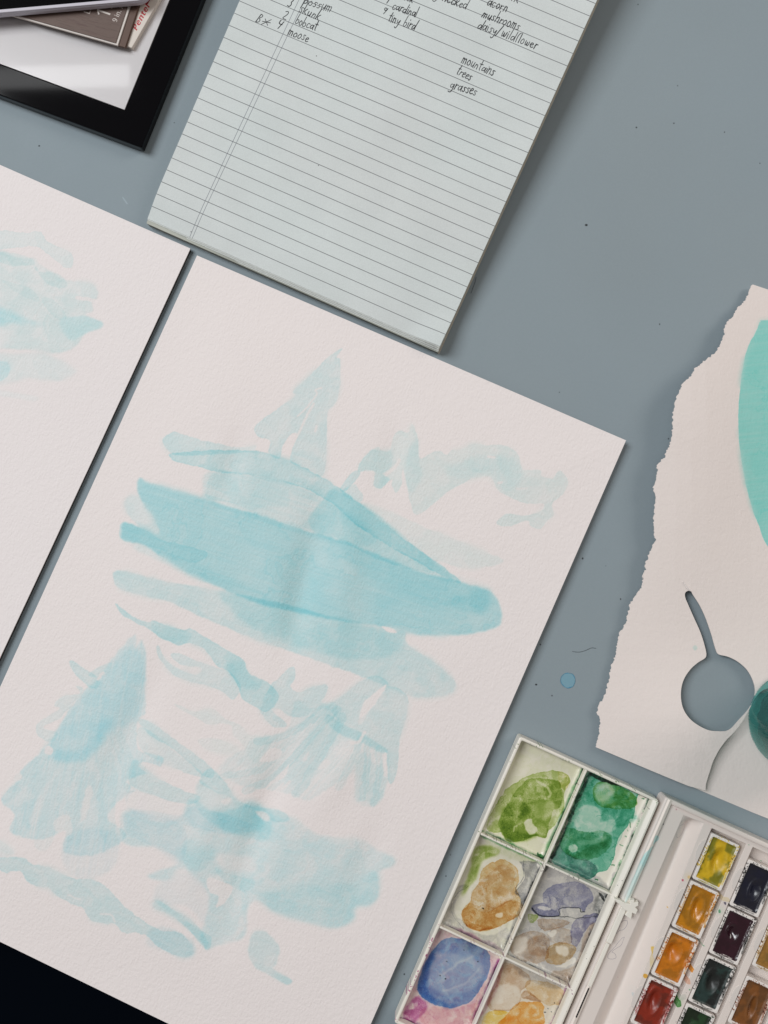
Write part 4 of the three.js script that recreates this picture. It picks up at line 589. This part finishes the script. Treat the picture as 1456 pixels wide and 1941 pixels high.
  // beige and orange well
  st('720,735 1115,910 1050,1128 520,1128', [0.15, 0.25, 0.4], 0.4, { s: 1, mottle: 1 }); st('720,740 830,790 880,860 820,920 810,1000 740,1045 640,1040 610,990 660,880 680,810', BR, 0.4, { ek: 0.8 }); st('650,930 720,880 800,900 820,960 760,1030 680,1040 630,1000', BR, 0, { lift: 0.6, s: 0.7 }); st('860,860 960,860 1080,910 1100,960 1000,1015 940,980 900,960 860,930', OC, 0.28, { ek: 1 }); st('860,920 940,990 880,980 820,960', BR, 0.6, { s: 0.5 }); st('740,1060 800,1000 880,985 950,1000 960,1050 940,1140 680,1140', OR, 0.5, { ek: 0.6 }); st('600,1060 720,1050 700,1140 580,1140', YE, 0.45, { ek: 0.5 }); st('640,1040 740,1050 730,1070 640,1060', YE, 0.25);
  for (const s of ['990,1030 994,1034', '1010,1045 1014,1046', '1050,1015 1056,1022', '1030,1000 1034,1003', '970,1050 980,1052']) st(s, DK, 1.0, { line: 0.5, ek: 0 });
  // grime gathered along the walls of the wells
  w.view = (q) => q; w.toLocal = (x, y) => [x, y];
  for (const [v0, v1, c] of [[1.2, 65.6, GR], [66.5, 129.6, GY], [130.5, 194, MG]]) for (const [u0, u1] of [[2, 46.2], [47.3, 91.7]]) for (const [a, b, e, f] of [[u0, v0, u1, v0], [u0, v1, u1, v1], [u0, v0, u0, v1], [u1, v0, u1, v1]])
    for (const [wd, d, cc] of [[2.6, 0.16, GY], [1.3, 0.3, c], [0.8, 0.5, DK]]) { const m = (t, q) => `${a + (e - a) * t + q * rnd()},${b + (f - b) * t + q * rnd()}`; w.stroke([0, 0.25, 0.5, 0.75, 1].map((t) => m(t, 0.2)).join(' '), { ...fine, line: wd, d: d * (0.5 + rnd()), c: cc, ek: 0, j: 0.5, mottle: 2.2, ms: 8, tide: 0, s: 0.3 }); }
  for (const a of w.a) for (let i = 0; i < a.length; i++) a[i] *= 1.02;
  const wellMat = mat([1, 1, 1], 1, { map: w.map(), roughnessMap: w.roughness(0.5, 0.3), clearcoat: 0.25, clearcoatRoughness: 0.25 });
  for (const [v0, v1] of [[1.2, 65.6], [66.5, 129.6], [130.5, 194]]) for (const [u0, u1] of [[2, 46.2], [47.3, 91.7]]) {
    const g = sheetGrid(u0, v0, u1, v1, 36, 48, (u, v) => { const d = Math.min(u - u0, u1 - u, v - v0, v1 - v), q = Math.min(1, (u - u0) / 6); return FLOOR + 0.4 + 2.6 * Math.pow(clamp(1 - d / 3), 2) + 2.2 * (u0 < 40 ? Math.pow(1 - q, 2) : 0) + 0.12 * (fbm(u / 6, v / 6, 3) - 0.5); });
    planar(g, 0, 0, 1000 / 10.4, 2048 / 10.4); part('mixing_well', g, wellMat, lid);
  }

  // the tray side: rims, deck with a brush trough and three slots for pans
  const tp = mat([1, 1, 1], 0.38, { map: specks.tray }), Tm = (g) => planar(g, 96, -6, 120, 1760 / (1024 / 120)), D = 11;
  const slots = [[132, 155.2], [159.6, 181.8], [186.6, 209]];
  const tr = [[113, 1.6], [126, 0.9], [132 - 1.2, 193], [113, 193]];
  const prism = (cs, v0, v1) => { const g = new THREE.ExtrudeGeometry(shapeOf(cs), { depth: v1 - v0, bevelEnabled: false }); g.translate(0, 0, v0); g.scale(0.001, 0.001, 0.001); return g; };
  part('rim', L(prism([[91.9, 10.2], [91.9, 11.2], [94.2, 12.5], [95.2, 12.2], [95.2, 10.2]], 0.6, 195)), plastic, lid);
  const tray = part('tray', Tm(slab([[102.4, -1.3], [213, -1.3], [213, 193.8], [102.4, 193.8]], D, 2.2, 0.25, [tr, ...slots.map(([a, b]) => rect(a, 1.6, b, 192.6, 0.5, 2))])), tp, box);
  part('tray_floor', Tm(slab(rect(97.8, -3.5, 215, 195, 1, 2), 2.4, 2.4, 0)), tp, tray);
  part('side_wall', Tm(slab(rect(97.6, -4.6, 216, 196, 1.6, 3), 13, 12.9, 1.0, [rect(102.4, -1.4, 213.2, 193.9)])), tp, tray).userData = {};
  for (const [a, b] of slots) for (const [u0, u1] of [[a - 0.8, a], [b, b + 0.8]]) part('slot_wall', Tm(slab(rect(u0, 1, u1, 193), D - 1.8, D - 4.3, 0)), tp, tray);
  const trough = sheetGrid(0, 0, 1, 193, 28, 40, () => 0), p = trough.attributes.position, uv = trough.attributes.uv;
  for (let i = 0; i < p.count; i++) { const a = p.getX(i) * 1000, v = 1.0 + p.getZ(i) * 1000 * 192.4 / 193, u1 = 126.1 + (v - 1) * 4.8 / 192, u = 112.9 + a * (u1 - 112.9), ends = smooth(0, 2.5, v - 1.0), f = a < 0.56 ? Math.pow(clamp(a) / 0.56, 1.3) : 1 - Math.pow((a - 0.56) / 0.44, 1.15), dep = 8.2 * ends * (f - 0.1 * Math.exp(-(((a - 0.56) / 0.07) ** 2))); p.setXYZ(i, u / 1000, (D - 0.35 - dep) / 1000, v / 1000); uv.setXY(i, (u - 96) / 120, (v + 6) / (1760 / (1024 / 120))); }
  trough.computeVertexNormals(); part('brush_trough', trough, tp, tray);
  // hinge side: raised tab, narrow open slot beside the rim, the clip that holds the lid
  const clean = mat([0.88, 0.83, 0.75], 0.35);
  part('rim_slope', Tm(prism([[97.8, 11], [97.8, 11.6], [100.4, 13.9], [102.3, 13.1], [102.3, 11]], -3.9, 195)), mat([1.12, 1.12, 1.1], 0.36, { map: specks.tray }), tray);
  part('tab', slab(rect(98.6, 68.5, 102.2, 92.6, 0.8, 3), 14.9, 2.2, 0.5), clean, tray); part('tab', slab(rect(99.2, 92.9, 101.6, 122, 0.5, 2), 14.3, 1.4, 0.3), clean, tray);
  part('slit', slab(rect(100.2, 123, 101.0, 143, 0.4, 3), 13.98, 0.5, 0.05), mat([0.012, 0.011, 0.01], 0.8), tray);
  const view = from(1056, 1500, 3.64), clip = [[398, 742], [440, 752], [470, 772], [505, 778], [505, 752], [535, 748], [533, 768], [562, 765], [562, 790], [540, 800], [558, 820], [545, 850], [520, 840], [512, 885], [490, 872], [470, 855], [488, 830], [455, 812], [430, 780], [410, 765]].map((q) => loc(box, ...view(q), 15.8));
  part('hinge_clip', slab(clip, 15.8, 3.4, 0.35), clean, tray);
  const pin = new THREE.CylinderGeometry(0.0012, 0.0012, 0.009, 14); pin.rotateX(Math.PI / 2); pin.translate(0.1062, 0.0132, 0.0675); part('hinge_pin', pin, clean, tray);
}
// ------------------------------------------------------------------ pans of paint standing in the slots
{
  const PWD = 19.2, PLN = 31.0;
  const cupGeo = planar(slab(rect(0, 0, PWD, PLN, 1, 3), 0, 8.2, 0.35, [rect(1.7, 1.8, PWD - 1.7, PLN - 1.8, 0.6, 2)]), 0, 0, 20, 32);
  function pan(u, v, label, body, dip, smear, o = {}) {
    const local = new THREE.Vector3(u / 1000, 0.0108, v / 1000), wp = box.localToWorld(local);
    const t = thing('paint_pan', label, 'paint pan', [wp.x, wp.y, wp.z], -boxTurn + (o.twist ?? 0) * 0.02, 'pans of paint in the paint box');
    t.position.y = 0.0110;
    const cup = new Watercolour(240, 384, 12, [0.82, 0.765, 0.73], (x) => x, [0, 0]), ab = smear.map((c) => Math.min(3, -Math.log(c / 0.8))), ab2 = body.map((c) => Math.min(3, -Math.log(c / 0.8)));
    cup.view = (q) => q; cup.toLocal = (x, y) => [x, y];
    for (const [a, b] of [[ab, 26], [ab2, 45]]) cup.dots(b, 0, 0, 1.9, PLN, 0.08, 0.45, a, 0.8).dots(b, PWD - 1.9, 0, PWD, PLN, 0.08, 0.5, a, 0.8).dots(b / 2, 0, 0, PWD, 2, 0.08, 0.4, a, 0.7).dots(b / 2, 0, PLN - 2, PWD, PLN, 0.08, 0.4, a, 0.8);
    cup.stroke(`0.6,${4 + 8 * rnd()} 1.2,10 1,${16 + 10 * rnd()} 0.7,20`, { line: 0.9, d: 0.3, c: ab2, ek: 0, mottle: 1.6, ms: 3, tide: 0 }).stroke(`${PWD - 0.8},${2 + 6 * rnd()} ${PWD - 1.2},14 ${PWD - 0.8},${20 + 9 * rnd()}`, { line: 1.1, d: 0.45, c: ab2, ek: 0, mottle: 1.8, ms: 3, tide: 0 }).stroke(`3,${PLN - 1} ${6 + 8 * rnd()},${PLN - 0.9} ${PWD - 3},${PLN - 1}`, { line: 0.8, d: 0.25, c: ab, ek: 0, mottle: 1.8, ms: 3, tide: 0 });
    part('cup', cupGeo, mat([1, 1, 1], 0.38, { map: cup.map() }), t);
    const [du, dv, ru, rv, depth] = dip, g = sheetGrid(1.5, 1.6, PWD - 1.5, PLN - 1.6, 34, 56, (x, y) => { const q = Math.hypot((x - du - (y - dv) * 0.08) / ru, (y - dv) / rv), edge = Math.min(x - 1.5, PWD - 1.5 - x, y - 1.6, PLN - 1.6 - y); return -(o.low ?? 1.5) - depth * (1 - smooth(0.1, 1.05, q)) + 0.35 * smooth(0.95, 1.15, q) * smooth(1.5, 1.15, q) + 0.7 * (1 - smooth(0, 1.6, edge)) * (0.4 + noise(x * 0.6 + u, y * 0.4)) + 0.35 * (fbm(x / 3 + u, y / 3, 3) - 0.5) - (o.slope ?? 0) * (1 - smooth(0, 4, y - 1.6)) * 1.2; });
    const p = g.attributes.position, col = new Float32Array(p.count * 3);
    for (let i = 0; i < p.count; i++) {
      const x = p.getX(i) * 1000, y = p.getZ(i) * 1000, q = Math.hypot((x - du) / ru, (y - dv) / rv), n = smooth(0.42, 0.62, fbm(x / 5 + u * 0.7, y / 5 + v * 0.3, 4)) * smooth(0.6, 1.05, q) * (o.mix ?? 0.8), f = 0.85 + 0.3 * fbm(x / 2 + 5, y / 2 + v, 3);
      for (let c = 0; c < 3; c++) col[3 * i + c] = (body[c] * (1 - n) + smear[c] * n) * f;
    }
    g.setAttribute('color', new THREE.BufferAttribute(col, 3)); part('paint', g, mat([1, 1, 1], o.rough ?? 0.4, { vertexColors: true, clearcoat: o.coat ?? 0.2, clearcoatRoughness: 0.22 }), t);
    // the half-round finger tab beside the pan
    return t;
  }
  const c1 = 133.3, c2 = 160.4, c3 = 187.4;
  pan(c1, 4.2, 'yellow paint pan with green smears, topmost of the column beside the brush trough', [0.62, 0.40, 0.012], [11, 15, 4.6, 8.6, 4.0], [0.17, 0.17, 0.012], { mix: 0.9, coat: 0.1, rough: 0.45, low: 1.2 });
  pan(c1, 36.6, 'golden amber paint pan between the yellow pan and the orange pan', [0.52, 0.2, 0.006], [10.8, 15, 3.6, 8.6, 3.2], [0.2, 0.1, 0.01], { mix: 0.5, coat: 0.4, rough: 0.3 });
  pan(c1, 69.0, 'orange paint pan with a dark round hollow, between amber pan and red pan', [0.55, 0.17, 0.006], [7.8, 13, 4.8, 6.6, 3.8], [0.28, 0.11, 0.008], { mix: 0.6, slope: 0.8 });
  pan(c1, 101.4, 'brick red paint pan, lowest of the column beside the brush trough', [0.24, 0.022, 0.008], [8.8, 13.4, 3.6, 7.6, 3.0], [0.12, 0.02, 0.01], { slope: 0.6 });
  pan(c2, 9.4, 'near-black navy paint pan, topmost of the middle column below an empty gap', [0.008, 0.009, 0.022], [11.5, 17, 3.2, 6, 1.4], [0.012, 0.012, 0.02], { coat: 0.5, rough: 0.3 });
  pan(c2, 41.6, 'dark plum purple paint pan with wet highlights in the middle column', [0.022, 0.002, 0.008], [9, 14, 3.4, 5, 2.2], [0.03, 0.004, 0.012], { coat: 1, rough: 0.15, low: 1.0 });
  pan(c2, 74.0, 'blackish gray-green paint pan in the middle column between plum and dark green', [0.012, 0.014, 0.013], [9.5, 15, 4, 7, 2.0], [0.02, 0.045, 0.04], { rough: 0.45, coat: 0.15 });
  pan(c2, 106.6, 'very dark green paint pan cut off by the bottom edge of the photo', [0.01, 0.02, 0.008], [11, 17, 3.4, 6, 1.8], [0.02, 0.06, 0.02], {});
  pan(c3, 37.5, 'ochre brown paint pan cut off by the right edge, above an empty gap', [0.3, 0.15, 0.03], [10, 15, 4, 7, 2], [0.2, 0.12, 0.03], {});
  pan(c3, 75.5, 'reddish brown paint pan with a slit hollow, near the lower right corner', [0.2, 0.07, 0.014], [11, 17, 2.2, 7, 3.6], [0.12, 0.05, 0.015], { rough: 0.5, coat: 0.15 });
  // half-round finger rests beside the pans belong to the tray
  const tray = box.getObjectByName('tray'), m = mat([0.72, 0.66, 0.62], 0.3);
  for (const [u, v] of [[132, 17], [132, 50], [132, 83], [132, 116], [159.6, 23], [159.6, 56], [159.6, 88], [186.6, 52], [186.6, 90]]) {
    const arc = []; for (let i = 0; i <= 20; i++) { const a = rad(90 + 9 * i); arc.push([u - 0.1 + 3.4 * Math.cos(a), v + 7.5 * Math.sin(a)]); }
    part('finger_rest', slab(arc, 11.28, 0.4, 0.12), m, tray);
  }
}
renderer.render(scene, camera);
